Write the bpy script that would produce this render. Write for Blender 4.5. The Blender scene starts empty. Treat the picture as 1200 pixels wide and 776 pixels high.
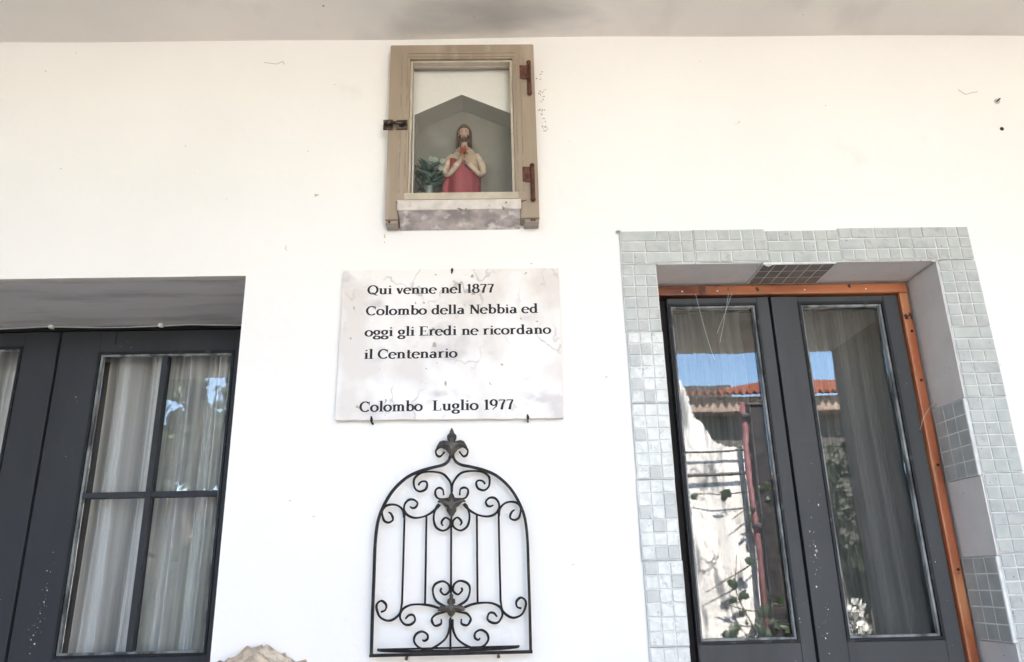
import bpy, bmesh, math, random
from mathutils import Vector, Matrix
R = math.radians
random.seed(7)
S = bpy.context.scene
COL = S.collection

# ------------------------------------------------------------------ camera, sky, sun, exposure
cam_d = bpy.data.cameras.new("camera"); cam = bpy.data.objects.new("camera", cam_d); COL.objects.link(cam)
tilt, yaw, roll = R(18.19), R(1.29), R(-1.29)
fw = Vector((math.sin(yaw)*math.cos(tilt), math.cos(yaw)*math.cos(tilt), math.sin(tilt)))
rt = Vector((math.cos(yaw), -math.sin(yaw), 0)); up = rt.cross(fw)
r2 = rt*math.cos(roll)+up*math.sin(roll); u2 = -rt*math.sin(roll)+up*math.cos(roll)
m = Matrix((r2, u2, -fw)).transposed().to_4x4(); m.translation = Vector((0, -2.0, 1.45))
cam.matrix_world = m
cam_d.sensor_width = 36; cam_d.lens = 27; cam_d.clip_start = 0.02; cam_d.clip_end = 2000
S.camera = cam

SUN_EL, SUN_AZ = R(48), R(14)          # sun stands behind the house, beyond +Y, a little to +X
W = bpy.data.worlds.new("World"); S.world = W; W.use_nodes = True
nt = W.node_tree; nt.nodes.clear()
sky = nt.nodes.new('ShaderNodeTexSky'); sky.sky_type = 'NISHITA'; sky.sun_disc = False
sky.sun_elevation = SUN_EL; sky.sun_rotation = SUN_AZ; sky.air_density = 1.0; sky.dust_density = 0.1; sky.ozone_density = 2.0
bg = nt.nodes.new('ShaderNodeBackground'); bg.inputs[1].default_value = 0.12
wo = nt.nodes.new('ShaderNodeOutputWorld')
nt.links.new(sky.outputs[0], bg.inputs[0]); nt.links.new(bg.outputs[0], wo.inputs[0])
sl = bpy.data.lights.new("sun", 'SUN'); sl.energy = 5.0; sl.angle = R(0.5); sl.color = (1, .95, .87)
so = bpy.data.objects.new("sun", sl); COL.objects.link(so)
sd = Vector((math.sin(SUN_AZ)*math.cos(SUN_EL), math.cos(SUN_AZ)*math.cos(SUN_EL), math.sin(SUN_EL)))
so.rotation_euler = sd.to_track_quat('Z', 'Y').to_euler(); so.location = (0, 3, 12)
S.view_settings.view_transform = 'Standard'; S.view_settings.look = 'None'
S.view_settings.exposure = 3.83; S.view_settings.gamma = 1.0
S.render.engine = 'CYCLES'
S.cycles.max_bounces = 10; S.cycles.diffuse_bounces = 5; S.cycles.glossy_bounces = 4
S.cycles.transparent_max_bounces = 12; S.cycles.use_denoising = True

# ------------------------------------------------------------------ materials
def mat(name, col, rough=.7, col2=None, scale=8, lo=.4, hi=.6, bump=0, bscale=60, metal=0, stretch=(1,1,1), detail=6,
        spots=None, spec=.4, layer=None, vein=None, world=False):
    """noise mix of two colours; spots=(colour, scale, threshold); layer=(colour, scale, lo, hi, stretch)"""
    M = bpy.data.materials.new(name); M.use_nodes = True
    t = M.node_tree; b = t.nodes['Principled BSDF']; L = t.links.new
    b.inputs['Roughness'].default_value = rough; b.inputs['Metallic'].default_value = metal
    b.inputs['Specular IOR Level'].default_value = spec
    tc = t.nodes.new('ShaderNodeTexCoord')
    geo = t.nodes.new('ShaderNodeNewGeometry') if world else None
    def noise(sc, st, det=detail, seed=0):
        mp = t.nodes.new('ShaderNodeMapping'); mp.inputs['Scale'].default_value = st
        mp.inputs['Location'].default_value = (seed, seed*1.7, seed*.3)
        L(geo.outputs['Position'] if world else tc.outputs['Object'], mp.inputs[0])
        n = t.nodes.new('ShaderNodeTexNoise'); n.inputs['Scale'].default_value = sc; n.inputs['Detail'].default_value = det
        L(mp.outputs[0], n.inputs['Vector']); return n
    def mix(fac, a, c):
        x = t.nodes.new('ShaderNodeMix'); x.data_type = 'RGBA'
        L(fac, x.inputs[0])
        if isinstance(a, tuple): x.inputs[6].default_value = (*a, 1)
        else: L(a, x.inputs[6])
        x.inputs[7].default_value = (*c, 1); return x.outputs[2]
    def ramp(src, l, h):
        r = t.nodes.new('ShaderNodeMapRange'); r.inputs[1].default_value = l; r.inputs[2].default_value = h
        L(src, r.inputs[0]); return r.outputs[0]
    cur = tuple(col)
    if col2: cur = mix(ramp(noise(scale, stretch).outputs[0], lo, hi), cur, col2)
    if layer: cur = mix(ramp(noise(layer[1], layer[4], 8, 5).outputs[0], layer[2], layer[3]), cur, layer[0])
    if vein:
        v1 = noise(vein[1], vein[3], 3, 13).outputs[0]
        sb = t.nodes.new('ShaderNodeMath'); sb.operation = 'SUBTRACT'; L(v1, sb.inputs[0]); sb.inputs[1].default_value = .5
        ab = t.nodes.new('ShaderNodeMath'); ab.operation = 'ABSOLUTE'; L(sb.outputs[0], ab.inputs[0])
        ln_ = ramp(ab.outputs[0], vein[2], 0.0)
        gate = ramp(noise(vein[1]*.8, (1,1,1), 4, 21).outputs[0], .50, .66)
        ml = t.nodes.new('ShaderNodeMath'); ml.operation = 'MULTIPLY'; L(ln_, ml.inputs[0]); L(gate, ml.inputs[1])
        cur = mix(ml.outputs[0], cur, vein[0])
    if spots: cur = mix(ramp(noise(spots[1], (1,1,1), 3, 9).outputs[0], spots[2], spots[2]+.02), cur, spots[0])
    if isinstance(cur, tuple): b.inputs['Base Color'].default_value = (*cur, 1)
    else: L(cur, b.inputs['Base Color'])
    if bump:
        bp = t.nodes.new('ShaderNodeBump'); bp.inputs['Strength'].default_value = 1; bp.inputs['Distance'].default_value = bump
        L(noise(bscale, stretch).outputs[0], bp.inputs['Height']); L(bp.outputs[0], b.inputs['Normal'])
    return M

def add_patch(M, centre, size, col, rough_edge=.35):
    t = M.node_tree; L = t.links.new; b = t.nodes['Principled BSDF']; src = b.inputs['Base Color'].links[0].from_socket
    tc = t.nodes.new('ShaderNodeTexCoord'); mp = t.nodes.new('ShaderNodeMapping'); mp.vector_type = 'TEXTURE'
    mp.inputs['Location'].default_value = centre; mp.inputs['Scale'].default_value = size; L(tc.outputs['Object'], mp.inputs[0])
    n = t.nodes.new('ShaderNodeTexNoise'); n.inputs['Scale'].default_value = 1.6; n.inputs['Detail'].default_value = 8; L(mp.outputs[0], n.inputs['Vector'])
    ln_ = t.nodes.new('ShaderNodeVectorMath'); ln_.operation = 'LENGTH'; L(mp.outputs[0], ln_.inputs[0])
    ad = t.nodes.new('ShaderNodeMath'); ad.operation = 'ADD'; L(ln_.outputs['Value'], ad.inputs[0])
    mu = t.nodes.new('ShaderNodeMath'); mu.operation = 'MULTIPLY'; mu.inputs[1].default_value = 1.3; L(n.outputs[0], mu.inputs[0]); L(mu.outputs[0], ad.inputs[1])
    r = t.nodes.new('ShaderNodeMapRange'); r.inputs[1].default_value = 1.75; r.inputs[2].default_value = .95; r.inputs[4].default_value = .85; L(ad.outputs[0], r.inputs[0])
    x = t.nodes.new('ShaderNodeMix'); x.data_type = 'RGBA'; L(r.outputs[0], x.inputs[0]); L(src, x.inputs[6]); x.inputs[7].default_value = (*col, 1)
    L(x.outputs[2], b.inputs['Base Color'])
def wall_mat():
    M = mat('white_plaster', (.86,.825,.785), .9, (.82,.785,.74), 1.6, .35, .7, .0022, 28,
            layer=((.77,.73,.68), 4.5, .66, .8, (1,1,1.3)), spots=((.52,.47,.41), 38, .765))
    return M
def glass_mat(name, k, ior=1.5):
    M = bpy.data.materials.new(name); M.use_nodes = True; t = M.node_tree; t.nodes.clear(); L = t.links.new
    o = t.nodes.new('ShaderNodeOutputMaterial'); mx = t.nodes.new('ShaderNodeMixShader')
    tr = t.nodes.new('ShaderNodeBsdfTransparent'); tr.inputs[0].default_value = (.975,.975,.965,1)
    gl = t.nodes.new('ShaderNodeBsdfGlossy'); gl.inputs['Roughness'].default_value = 0.0
    fr = t.nodes.new('ShaderNodeFresnel'); fr.inputs[0].default_value = ior
    ml = t.nodes.new('ShaderNodeMath'); ml.operation = 'MULTIPLY'; ml.inputs[1].default_value = k; ml.use_clamp = True
    tc = t.nodes.new('ShaderNodeTexCoord'); n = t.nodes.new('ShaderNodeTexNoise'); n.inputs['Scale'].default_value = 5
    bp = t.nodes.new('ShaderNodeBump'); bp.inputs['Strength'].default_value = 1; bp.inputs['Distance'].default_value = .00022
    L(tc.outputs['Object'], n.inputs['Vector']); L(n.outputs[0], bp.inputs['Height']); L(bp.outputs[0], gl.inputs['Normal'])
    L(fr.outputs[0], ml.inputs[0]); L(ml.outputs[0], mx.inputs[0]); L(tr.outputs[0], mx.inputs[1]); L(gl.outputs[0], mx.inputs[2])
    L(mx.outputs[0], o.inputs[0]); return M
def sheer_mat(name, col, alpha):
    M = mat(name, col, .95, tuple(c*.50 for c in col), 17, .38, .62, .0006, 420, stretch=(1,1,.03))  # vertical streaks put extra fold shading into the voile colour
    M.node_tree.nodes['Principled BSDF'].inputs['Alpha'].default_value = alpha; return M

MAT = dict(
 plaster=wall_mat(),
 ceiling=mat('ceiling_plaster', (.82,.765,.70), .9, (.74,.69,.63), 1.7, .4, .65, .0015, 14, layer=((.60,.56,.51), 3.1, .55, .75, (1,.6,1)), spots=((.3,.27,.22), 30, .74)),
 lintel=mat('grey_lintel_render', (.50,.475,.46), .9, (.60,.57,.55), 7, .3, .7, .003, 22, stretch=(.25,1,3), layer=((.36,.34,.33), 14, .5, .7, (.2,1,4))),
 dark=mat('dark_interior', (.03,.03,.03), .9),
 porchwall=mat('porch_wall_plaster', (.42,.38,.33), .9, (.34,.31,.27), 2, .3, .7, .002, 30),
 door=mat('blue_grey_door_paint', (.056,.0575,.0585), .55, (.070,.0715,.073), 9, .3, .75, .0006, 60, stretch=(1,1,.25), spec=.22, spots=((.33,.32,.30), 30, .745), layer=((.042,.0435,.045), 5, .5, .75, (2,2,.3))),
 doorL=mat('slate_blue_door_paint', (.034,.0355,.039), .55, (.043,.0445,.048), 8, .3, .75, .0006, 60, stretch=(1,1,.25), spec=.22, spots=((.30,.29,.27), 26, .75)),
 bead=mat('pale_glazing_bead', (.24,.245,.24), .5, (.05,.053,.053), 30, .42, .62, stretch=(1,1,.4)),
 bead_dark=mat('dark_glazing_bead', (.006,.0065,.008), .6, (.06,.06,.06), 40, .6, .75),
 orange=mat('varnished_pine', (.46,.155,.062), .38, (.11,.024,.010), 7, .46, .60, .0012, 30, stretch=(.16,1,1), detail=8, spots=((.04,.015,.01), 24, .70), layer=((.58,.27,.11), 16, .55, .75, (.2,1,1))),
 orangev=mat('varnished_pine_upright', (.36,.10,.036), .4, (.07,.016,.007), 8, .46, .58, .0014, 30, stretch=(1,1,.16), detail=8, spots=((.03,.012,.01), 22, .68), layer=((.52,.22,.09), 18, .54, .72, (1,1,.2))),
 grout=mat('white_grout', (.74,.73,.70), .9, (.60,.595,.57), 30, world=True),
 tileA=mat('grey_mosaic_glaze', (.40,.405,.385), .35, (.50,.50,.475), 30, .35, .65, .0006, 120, layer=((.33,.34,.335), 60, .55, .75, (1,1,1)), world=True),
 tileB=mat('pale_mosaic_glaze', (.50,.505,.48), .35, (.42,.43,.41), 34, .35, .65, .0006, 120, spots=((.24,.25,.24), 90, .68), world=True),
 tileC=mat('greenish_mosaic_glaze', (.43,.45,.42), .35, (.51,.52,.485), 26, .35, .65, .0006, 120, world=True),
 tileD=mat('overlit_speckled_glaze', (.72,.715,.68), .4, (.60,.605,.57), 50, .4, .6, .0008, 160, vein=((.36,.36,.34), 45, .03, (1,1,1)), world=True),  # paler glaze carries the left jamb's stronger exposure in its colour
 revplain=mat('plain_reveal_tile', (.62,.58,.55), .5, (.70,.66,.63), 12, .3, .7, .0012, 60, spots=((.25,.24,.23), 60, .72), world=True),
 revmosaic=mat('dull_reveal_mosaic', (.33,.335,.315), .4, (.44,.44,.41), 20, .3, .7, world=True),
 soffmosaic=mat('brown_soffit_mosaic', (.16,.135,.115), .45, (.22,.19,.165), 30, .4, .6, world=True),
 curtainL=sheer_mat('grey_white_voile', (.60,.605,.60), .98),
 curtainR=sheer_mat('dark_grey_voile', (.085,.088,.084), .96),
 glass=glass_mat('window_glass', 1.1),
 glassR=glass_mat('door_window_glass', 1.32),
 glass_thin=glass_mat('cabinet_glass', .6),
 marble=mat('white_marble', (.80,.75,.70), .35, (.68,.61,.55), 9, .44, .62, .0002, 30, stretch=(1,1,.8), vein=((.42,.36,.34), 9, .022, (1.3,1,1.0)), layer=((.60,.54,.51), 9, .56, .66, (1.0,1,1.6)), spots=((.40,.32,.25), 40, .70)),
 marblesill=mat('pinkish_marble', (.50,.42,.395), .5, (.30,.255,.24), 22, .42, .60, .0008, 40, layer=((.70,.64,.60), 30, .55, .7, (1,1,1))),
 silltop=mat('pale_sill_edge', (.64,.57,.51), .6, (.48,.43,.38), 30, .4, .7, spots=((.25,.2,.16), 50, .68)),
 ink=mat('black_engraving_paint', (.008,.007,.007), .7, (.02,.018,.018), 60, .5, .7),
 champagne=mat('beige_cabinet_paint', (.36,.278,.20), .45, (.285,.22,.16), 12, .3, .7, .0008, 60, stretch=(1,1,.12), layer=((.42,.345,.265), 26, .5, .7, (1,1,.1))),
 champagneh=mat('beige_cabinet_paint_rail', (.30,.24,.18), .45, (.245,.195,.15), 12, .3, .7, .0008, 60, stretch=(.12,1,1), layer=((.38,.31,.24), 26, .5, .7, (.1,1,1))),
 lip=mat('cream_sash_lip', (.52,.45,.35), .45, (.44,.37,.28), 20),
 nicheside=mat('pale_niche_side', (.50,.48,.43), .9, (.43,.41,.37), 12, .3, .7),  # sides and soffit coloured paler to offset their shade
 nicheback=mat('grey_niche_render', (.28,.265,.235), .9, (.235,.22,.195), 9, .3, .7, .002, 30, layer=((.31,.295,.28), 14, .55, .75, (1,1,1))),  # back coloured darker to level with the shaded soffit
 rust=mat('rusty_hinge', (.17,.065,.04), .7, (.07,.025,.018), 70, .35, .65, .0006, 200, metal=.2),
 bronze=mat('dark_bronze_latch', (.14,.10,.07), .45, (.05,.035,.028), 60, .4, .6, metal=.6),
 iron=mat('brown_black_iron', (.012,.010,.009), .6, (.045,.028,.02), 50, .5, .7, .0004, 200, metal=.4),
 ironleaf=mat('grey_iron_leaf', (.05,.044,.038), .5, (.10,.085,.07), 60, .4, .7, .0008, 150, metal=.4),
 stone=mat('rough_beige_stone', (.50,.38,.27), .9, (.68,.58,.46), 14, .35, .65, .012, 40, layer=((.30,.22,.16), 20, .6, .75, (1,1,1)), spots=((.07,.06,.05), 34, .68)),
 skin=mat('painted_plaster_skin', (.50,.33,.24), .5, (.50,.34,.26), 60, .4, .6),
 tunic=mat('cream_painted_tunic', (.62,.50,.38), .6, (.42,.29,.21), 40, .48, .66, .003, 70),
 mantle=mat('red_painted_mantle', (.40,.095,.11), .55, (.27,.055,.07), 26, .35, .65, .0015, 60, stretch=(1,1,.3)),
 hair=mat('brown_painted_hair', (.11,.06,.038), .6, (.055,.03,.02), 120, .4, .6, .001, 200),
 gold=mat('gilded_heart', (.50,.33,.10), .35, (.10,.05,.03), 90, .45, .55, metal=.7),
 wound=mat('deep_red_paint', (.35,.03,.03), .4),
 leafd=mat('dark_green_artificial_leaf', (.014,.042,.032), .45, (.035,.085,.065), 60, .4, .6),
 flower=mat('white_artificial_petal', (.42,.45,.38), .7, (.40,.46,.38), 60, .4, .6),
 vase=mat('grey_glass_vase', (.10,.13,.12), .15, (.22,.25,.23), 60, .4, .6, spec=.6),
 clip=mat('white_plastic_clip', (.75,.75,.73), .4),
 wire=mat('pale_wire', (.50,.50,.48), .5),
 black=mat('black_hole', (.012,.011,.010), .9),
 chip=mat('chipped_plaster_brown', (.34,.27,.20), .95, (.52,.45,.37), 90, .4, .6),
 hairline=mat('hairline_crack', (.42,.38,.33), .95),
 thread=mat('pale_cobweb_thread', (.45,.45,.44), .6),
 twig=mat('dry_stem', (.45,.34,.24), .8),
 pavement=mat('stone_paving', (.36,.33,.29), .85, (.28,.26,.23), 2.5, .3, .7, .004, 12),
 ground=mat('pale_gravel_ground', (.46,.40,.33), .95, (.38,.33,.265), 3, .3, .7, .01, 20),
 gardenwall=mat('weathered_white_wall', (.78,.75,.71), .9, (.58,.56,.54), 4, .42, .62, .006, 14, stretch=(1,1,.35), layer=((.22,.22,.22), 2.6, .54, .62, (2.2,1,.5)), vein=((.10,.09,.09), 3.5, .02, (1,1,1))),
 facade=mat('shade_brown_facade', (.10,.09,.08), .9, (.075,.068,.062), 2),  # dark brown puts the far front's shade into its colour
 fascia=mat('beige_fascia', (.34,.25,.19), .8, (.26,.19,.15), 6),
 terracotta=mat('terracotta_tile', (.46,.16,.085), .8, (.30,.11,.07), 6, .35, .65, .004, 30),
 pinkpipe=mat('faded_red_downpipe', (.14,.045,.055), .6, (.22,.10,.10), 14, .35, .7),
 post=mat('black_painted_post', (.02,.018,.02), .5, (.04,.035,.035), 10),
 leaf=mat('vine_leaf', (.018,.032,.014), .5, (.035,.055,.024), 8, .4, .6),
 leaf2=mat('hedge_leaf', (.016,.026,.012), .55, (.028,.042,.02), 5, .4, .6),
 bark=mat('tree_bark', (.11,.085,.065), .9, (.07,.055,.045), 14, .4, .6, .01, 30),
)

add_patch(MAT['ceiling'], (.07, -.12, 3.07), (.30, .10, .3), (.52,.485,.45))
# ------------------------------------------------------------------ helpers
def link(name, me, m, parent=None, loc=None):
    o = bpy.data.objects.new(name, me); COL.objects.link(o)
    if m is not None and not me.materials: me.materials.append(MAT[m])
    if parent is not None: o.parent = parent
    if loc is not None: o.location = loc
    return o
def obj(name, bm, m, parent=None, smooth=False, loc=None):
    bmesh.ops.recalc_face_normals(bm, faces=bm.faces)
    me = bpy.data.meshes.new(name); bm.to_mesh(me); bm.free()
    if smooth: me.polygons.foreach_set('use_smooth', [True]*len(me.polygons))
    return link(name, me, m, parent, loc)
def tag(o, label=None, cat=None, group=None, kind=None):
    if label: o['label'] = label
    if cat: o['category'] = cat
    if group: o['group'] = group
    if kind: o['kind'] = kind
    return o
def thing(name, label, cat, loc=(0,0,0), group=None):
    o = bpy.data.objects.new(name, None); COL.objects.link(o); o.location = loc; o.empty_display_size = .05
    return tag(o, label, cat, group)
def box(bm, x0, x1, y0, y1, z0, z1, bev=0):
    b2 = bmesh.new(); bmesh.ops.create_cube(b2, size=1)
    for v in b2.verts:
        v.co = Vector(((x0+x1)/2+v.co.x*(x1-x0), (y0+y1)/2+v.co.y*(y1-y0), (z0+z1)/2+v.co.z*(z1-z0)))
    if bev: bmesh.ops.bevel(b2, geom=b2.edges[:], offset=bev, segments=2, affect='EDGES', profile=.6)
    merge(bm, b2); return bm
def merge(bm, b2):
    vs = [bm.verts.new(v.co) for v in b2.verts]
    b2.verts.index_update()
    for f in b2.faces:
        try: bm.faces.new([vs[v.index] for v in f.verts])
        except ValueError: pass
    b2.free()
def B(*a, bev=0):
    bm = bmesh.new(); box(bm, *a, bev=bev); return bm
def crom(pts, n=8):
    P = [Vector(p) for p in pts]
    if len(P) < 3: return P
    P = [P[0]*2-P[1]] + P + [P[-1]*2-P[-2]]
    out = []
    for i in range(1, len(P)-2):
        for k in range(n):
            t = k/n; a, b, c, d = P[i-1], P[i], P[i+1], P[i+2]
            out.append(.5*((2*b)+(-a+c)*t+(2*a-5*b+4*c-d)*t*t+(-a+3*b-3*c+d)*t**3))
    out.append(P[-2]); return out
def tube(bm, pts, r, sides=8, r1=None, cap=True, sq=None, rf=None):
    """sweep a circle (or a rectangle sq=(half across, half deep)) along points"""
    P = [Vector(p) for p in pts]; n = len(P); rings = []
    T0 = (P[1]-P[0]).normalized()
    ref = Vector((0,1,0)) if abs(T0.y) < .9 else Vector((1,0,0))
    for i, p in enumerate(P):
        T = (P[min(i+1,n-1)]-P[max(i-1,0)])
        if T.length < 1e-9: T = T0
        T.normalize()
        Bn = T.cross(ref)
        if Bn.length < 1e-5: Bn = T.cross(Vector((0,0,1)))
        Bn.normalize(); N = Bn.cross(T).normalized(); ref = N
        rr = r if r1 is None else r+(r1-r)*i/(n-1)
        if rf: rr = rf(i/(n-1))
        if sq: ring = [p+Bn*a*sq[0]+N*b*sq[1] for a, b in ((-1,-1),(1,-1),(1,1),(-1,1))]
        else: ring = [p+(Bn*math.cos(2*math.pi*k/sides)+N*math.sin(2*math.pi*k/sides))*rr for k in range(sides)]
        rings.append([bm.verts.new(v) for v in ring])
    s = len(rings[0])
    for a, b in zip(rings, rings[1:]):
        for k in range(s): bm.faces.new([a[k], a[(k+1)%s], b[(k+1)%s], b[k]])
    if cap: bm.faces.new(rings[0][::-1]); bm.faces.new(rings[-1])
    return bm
def loft(bm, rings, cap=True):
    vr = [[bm.verts.new(v) for v in r] for r in rings]; s = len(vr[0])
    for a, b in zip(vr, vr[1:]):
        for k in range(s): bm.faces.new([a[k], a[(k+1)%s], b[(k+1)%s], b[k]])
    if cap: bm.faces.new(vr[0][::-1]); bm.faces.new(vr[-1])
    return bm
def ell(cx, cy, z, rx, ry, n=24, fn=None):
    out = []
    for k in range(n):
        a = 2*math.pi*k/n; f = fn(a) if fn else 1
        out.append(Vector((cx+rx*math.cos(a)*f, cy+ry*math.sin(a)*f, z)))
    return out
def plate(bm, outline, y0, y1):
    """outline in (x, z), thickness from y0 to y1"""
    a = [bm.verts.new((x, y0, z)) for x, z in outline]; b = [bm.verts.new((x, y1, z)) for x, z in outline]
    bm.faces.new(a); bm.faces.new(b[::-1]); n = len(a)
    for k in range(n): bm.faces.new([a[k], b[k], b[(k+1)%n], a[(k+1)%n]])
    return bm
def sphere(bm, c, rx, ry=None, rz=None, seg=12):
    ry = ry or rx; rz = rz or rx
    b2 = bmesh.new(); bmesh.ops.create_uvsphere(b2, u_segments=seg, v_segments=max(6, seg//2+2), radius=1)
    for v in b2.verts: v.co = Vector((c[0]+v.co.x*rx, c[1]+v.co.y*ry, c[2]+v.co.z*rz))
    merge(bm, b2)
def ring(x0, x1, z0, z1, wl, wr, wt, wb, y0, y1, bev=.002):
    bm = bmesh.new(); O_ = [(x0,z0),(x1,z0),(x1,z1),(x0,z1)]; I_ = [(x0+wl,z0+wb),(x1-wr,z0+wb),(x1-wr,z1-wt),(x0+wl,z1-wt)]
    L_ = [[bm.verts.new((x, y, z)) for x, z in P] for P, y in ((O_, y0), (I_, y0), (I_, y1), (O_, y1))]
    for a in range(4):
        A, B_ = L_[a], L_[(a+1) % 4]
        for k in range(4): bm.faces.new([A[k], A[(k+1)%4], B_[(k+1)%4], B_[k]])
    if bev: bmesh.ops.bevel(bm, geom=[e for e in bm.edges if len(e.link_faces) == 2 and e.calc_face_angle() > .5], offset=bev, segments=2, affect='EDGES')
    return bm
def wall_grid(xs, zs, holes, y0, y1):
    """a wall slab with rectangular openings; holes = list of (x0, x1, z0, z1) on grid lines"""
    bm = bmesh.new(); V = {}
    def v(x, y, z):
        k = (round(x,4), y, round(z,4))
        if k not in V: V[k] = bm.verts.new((x, y, z))
        return V[k]
    def hol(i, j):
        if i < 0 or j < 0 or i >= len(xs)-1 or j >= len(zs)-1: return True
        cx, cz = (xs[i]+xs[i+1])/2, (zs[j]+zs[j+1])/2
        return any(a < cx < b and c < cz < d for a, b, c, d in holes)
    for i in range(len(xs)-1):
        for j in range(len(zs)-1):
            if hol(i, j): continue
            x0, x1, z0, z1 = xs[i], xs[i+1], zs[j], zs[j+1]
            bm.faces.new([v(x0,y0,z0), v(x1,y0,z0), v(x1,y0,z1), v(x0,y0,z1)])
            bm.faces.new([v(x0,y1,z0), v(x0,y1,z1), v(x1,y1,z1), v(x1,y1,z0)])
            if hol(i-1, j): bm.faces.new([v(x0,y0,z0), v(x0,y0,z1), v(x0,y1,z1), v(x0,y1,z0)])
            if hol(i+1, j): bm.faces.new([v(x1,y0,z0), v(x1,y1,z0), v(x1,y1,z1), v(x1,y0,z1)])
            if hol(i, j-1): bm.faces.new([v(x0,y0,z0), v(x0,y1,z0), v(x1,y1,z0), v(x1,y0,z0)])
            if hol(i, j+1): bm.faces.new([v(x0,y0,z1), v(x1,y0,z1), v(x1,y1,z1), v(x0,y1,z1)])
    return bm

# ------------------------------------------------------------------ ground
g = bmesh.new(); vs = [g.verts.new(p) for p in ((-600,-600,-.12),(600,-600,-.12),(600,600,-.12),(-600,600,-.12))]; g.faces.new(vs)
tag(obj('ground', g, 'ground'), kind='structure')
tag(obj('porch_floor', B(-3.1, 3.0, -3.3, .0, -.118, 0, bev=.006), 'pavement'), kind='structure')

# ------------------------------------------------------------------ the house
CZ = 3.073
LX0, LX1, LZ = -2.14, -.694, 2.282       # left opening
DX0, DX1, DZ = .457, 1.255, 2.297        # right opening
NX0, NX1, NZ0, NZ1 = -.272, .095, 2.47, 2.975
house = thing('house', 'white plastered house front under a grey porch ceiling, with recessed door and window openings', 'house')
def plaster_front():
    bm = wall_grid([-3.2, LX0, LX1, NX0, NX1, DX0, DX1, 3.1], [0, DZ-.015, DZ, NZ0, NZ1, CZ+.25],
                   [(LX0, LX1, 0, DZ-.015), (DX0, DX1, 0, DZ), (NX0, NX1, NZ0, NZ1)], 0, .5)
    return bm
obj('front_wall', plaster_front(), 'plaster', house)
# ceiling with a faint sag, subdivided
bm = bmesh.new(); nx, ny = 40, 20; G = []
for j in range(ny+1):
    row = []
    for i in range(nx+1):
        x = -2.7+5.25*i/nx; y = -3.2+3.2*j/ny
        row.append(bm.verts.new((x, y, CZ+.003*math.sin(x*2.3+.4)+.002*math.sin(x*6.1+y*2))))
    G.append(row)
for j in range(ny):
    for i in range(nx): bm.faces.new([G[j][i], G[j][i+1], G[j+1][i+1], G[j+1][i]])
obj('porch_ceiling', bm, 'ceiling', house, True)
obj('roof_slab', B(-3.4, 3.3, -3.202, 4.2, CZ+.03, CZ+.30, bev=.01), 'ceiling', house)
obj('porch_side_wall', B(-3.0, -2.7, -3.2, -.002, 0, CZ+.028), 'porchwall', house)
obj('porch_side_wall', B(2.55, 2.9, -3.2, -.002, 0, CZ+.028), 'porchwall', house)
bm = bmesh.new()
box(bm, -3.2, 3.1, 3.6, 3.8, 0, CZ+.02); box(bm, -3.2, -3.0, .502, 3.598, 0, CZ+.02); box(bm, 2.9, 3.1, .502, 3.598, 0, CZ+.02)
box(bm, -2.998, 2.898, .502, 3.598, 0, .02); obj('room_shell', bm, 'dark', house)
# lintel underside of the left opening: rough grey render, slightly proud of the plaster
bm = bmesh.new(); nn = 46
rows = []
for i in range(nn+1):
    x = LX0+(LX1-LX0)*i/nn
    rows.append([bm.verts.new((x, y, LZ-.0125-(.0025*random.random() if 0 < k < 4 else 0))) for k, y in enumerate((.002, .1, .19, .28, .38))])
for a, b in zip(rows, rows[1:]):
    for k in range(4): bm.faces.new([a[k], b[k], b[k+1], a[k+1]])
obj('lintel_soffit', bm, 'lintel', house, True)
# plaster wear: chips beside the cabinet, specks, a plugged hole
def blob(bm, x, z, r, y=-.0008, n=7, th=.0011, sx=1):
    pts = [(x+r*sx*(.55+.6*random.random())*math.cos(2*math.pi*k/n), z+r*(.55+.6*random.random())*math.sin(2*math.pi*k/n)) for k in range(n)]
    plate(bm, pts, y, y+th)
bm = bmesh.new()
for x, z, n, s in ((.150, 2.93, 4, .010), (.153, 2.87, 14, .018), (.150, 2.80, 12, .014), (.156, 2.745, 6, .009), (-.315, 2.40, 3, .01)):
    for i in range(n): blob(bm, x+random.gauss(0, s*.45), z+random.gauss(0, s*1.3), .0012+.0022*random.random())
for i in range(6): blob(bm, random.uniform(-1.6, 1.75), random.uniform(2.35, 3.05) if i % 3 else random.uniform(1.3, 2.3), .0008+.0015*random.random(), sx=1.6)
o = obj('plaster_chip', bm, 'chip', house); tag(o, kind='stuff')
bm = bmesh.new()
for pts in ([(-.589,2.372),(-.590,2.362),(-.586,2.357)], [(.16,2.757),(.166,2.745),(.158,2.735)], [(-.70,2.99),(-.66,2.984),(-.64,2.995)],
            [(1.44,2.87),(1.46,2.852),(1.48,2.858),(1.50,2.862)]):
    tube(bm, [(x, -.0004, z) for x, z in pts], .0009, 5)
o = obj('hairline_crack', bm, 'hairline', house); tag(o, kind='stuff')
bm = bmesh.new(); tube(bm, [(1.546, .0, 2.729), (1.546, -.0012, 2.729)], .0062, 14); obj('drilled_hole', bm, 'black', house)
p = thing('wall_plug', 'small grey screw and plug set in the white wall above the drilled hole', 'screw', (1.552, 0, 2.826))
bm = bmesh.new(); tube(bm, [(0, 0, 0), (0, -.003, 0)], .009, 14); obj('plug', bm, 'wire', p)
bm = bmesh.new(); tube(bm, [(-.004, -.003, -.003), (.001, -.006, .001), (.006, -.009, .005)], .0022, 8); obj('screw', bm, 'bronze', p)

# ------------------------------------------------------------------ niche
nic = thing('wall_niche', 'grey gabled niche sunk in the wall behind the cabinet glass', 'niche')
pent = [(-.234, 2.485), (.056, 2.485), (.056, 2.802), (-.092, 2.870), (-.234, 2.800)]
bm = bmesh.new()
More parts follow.
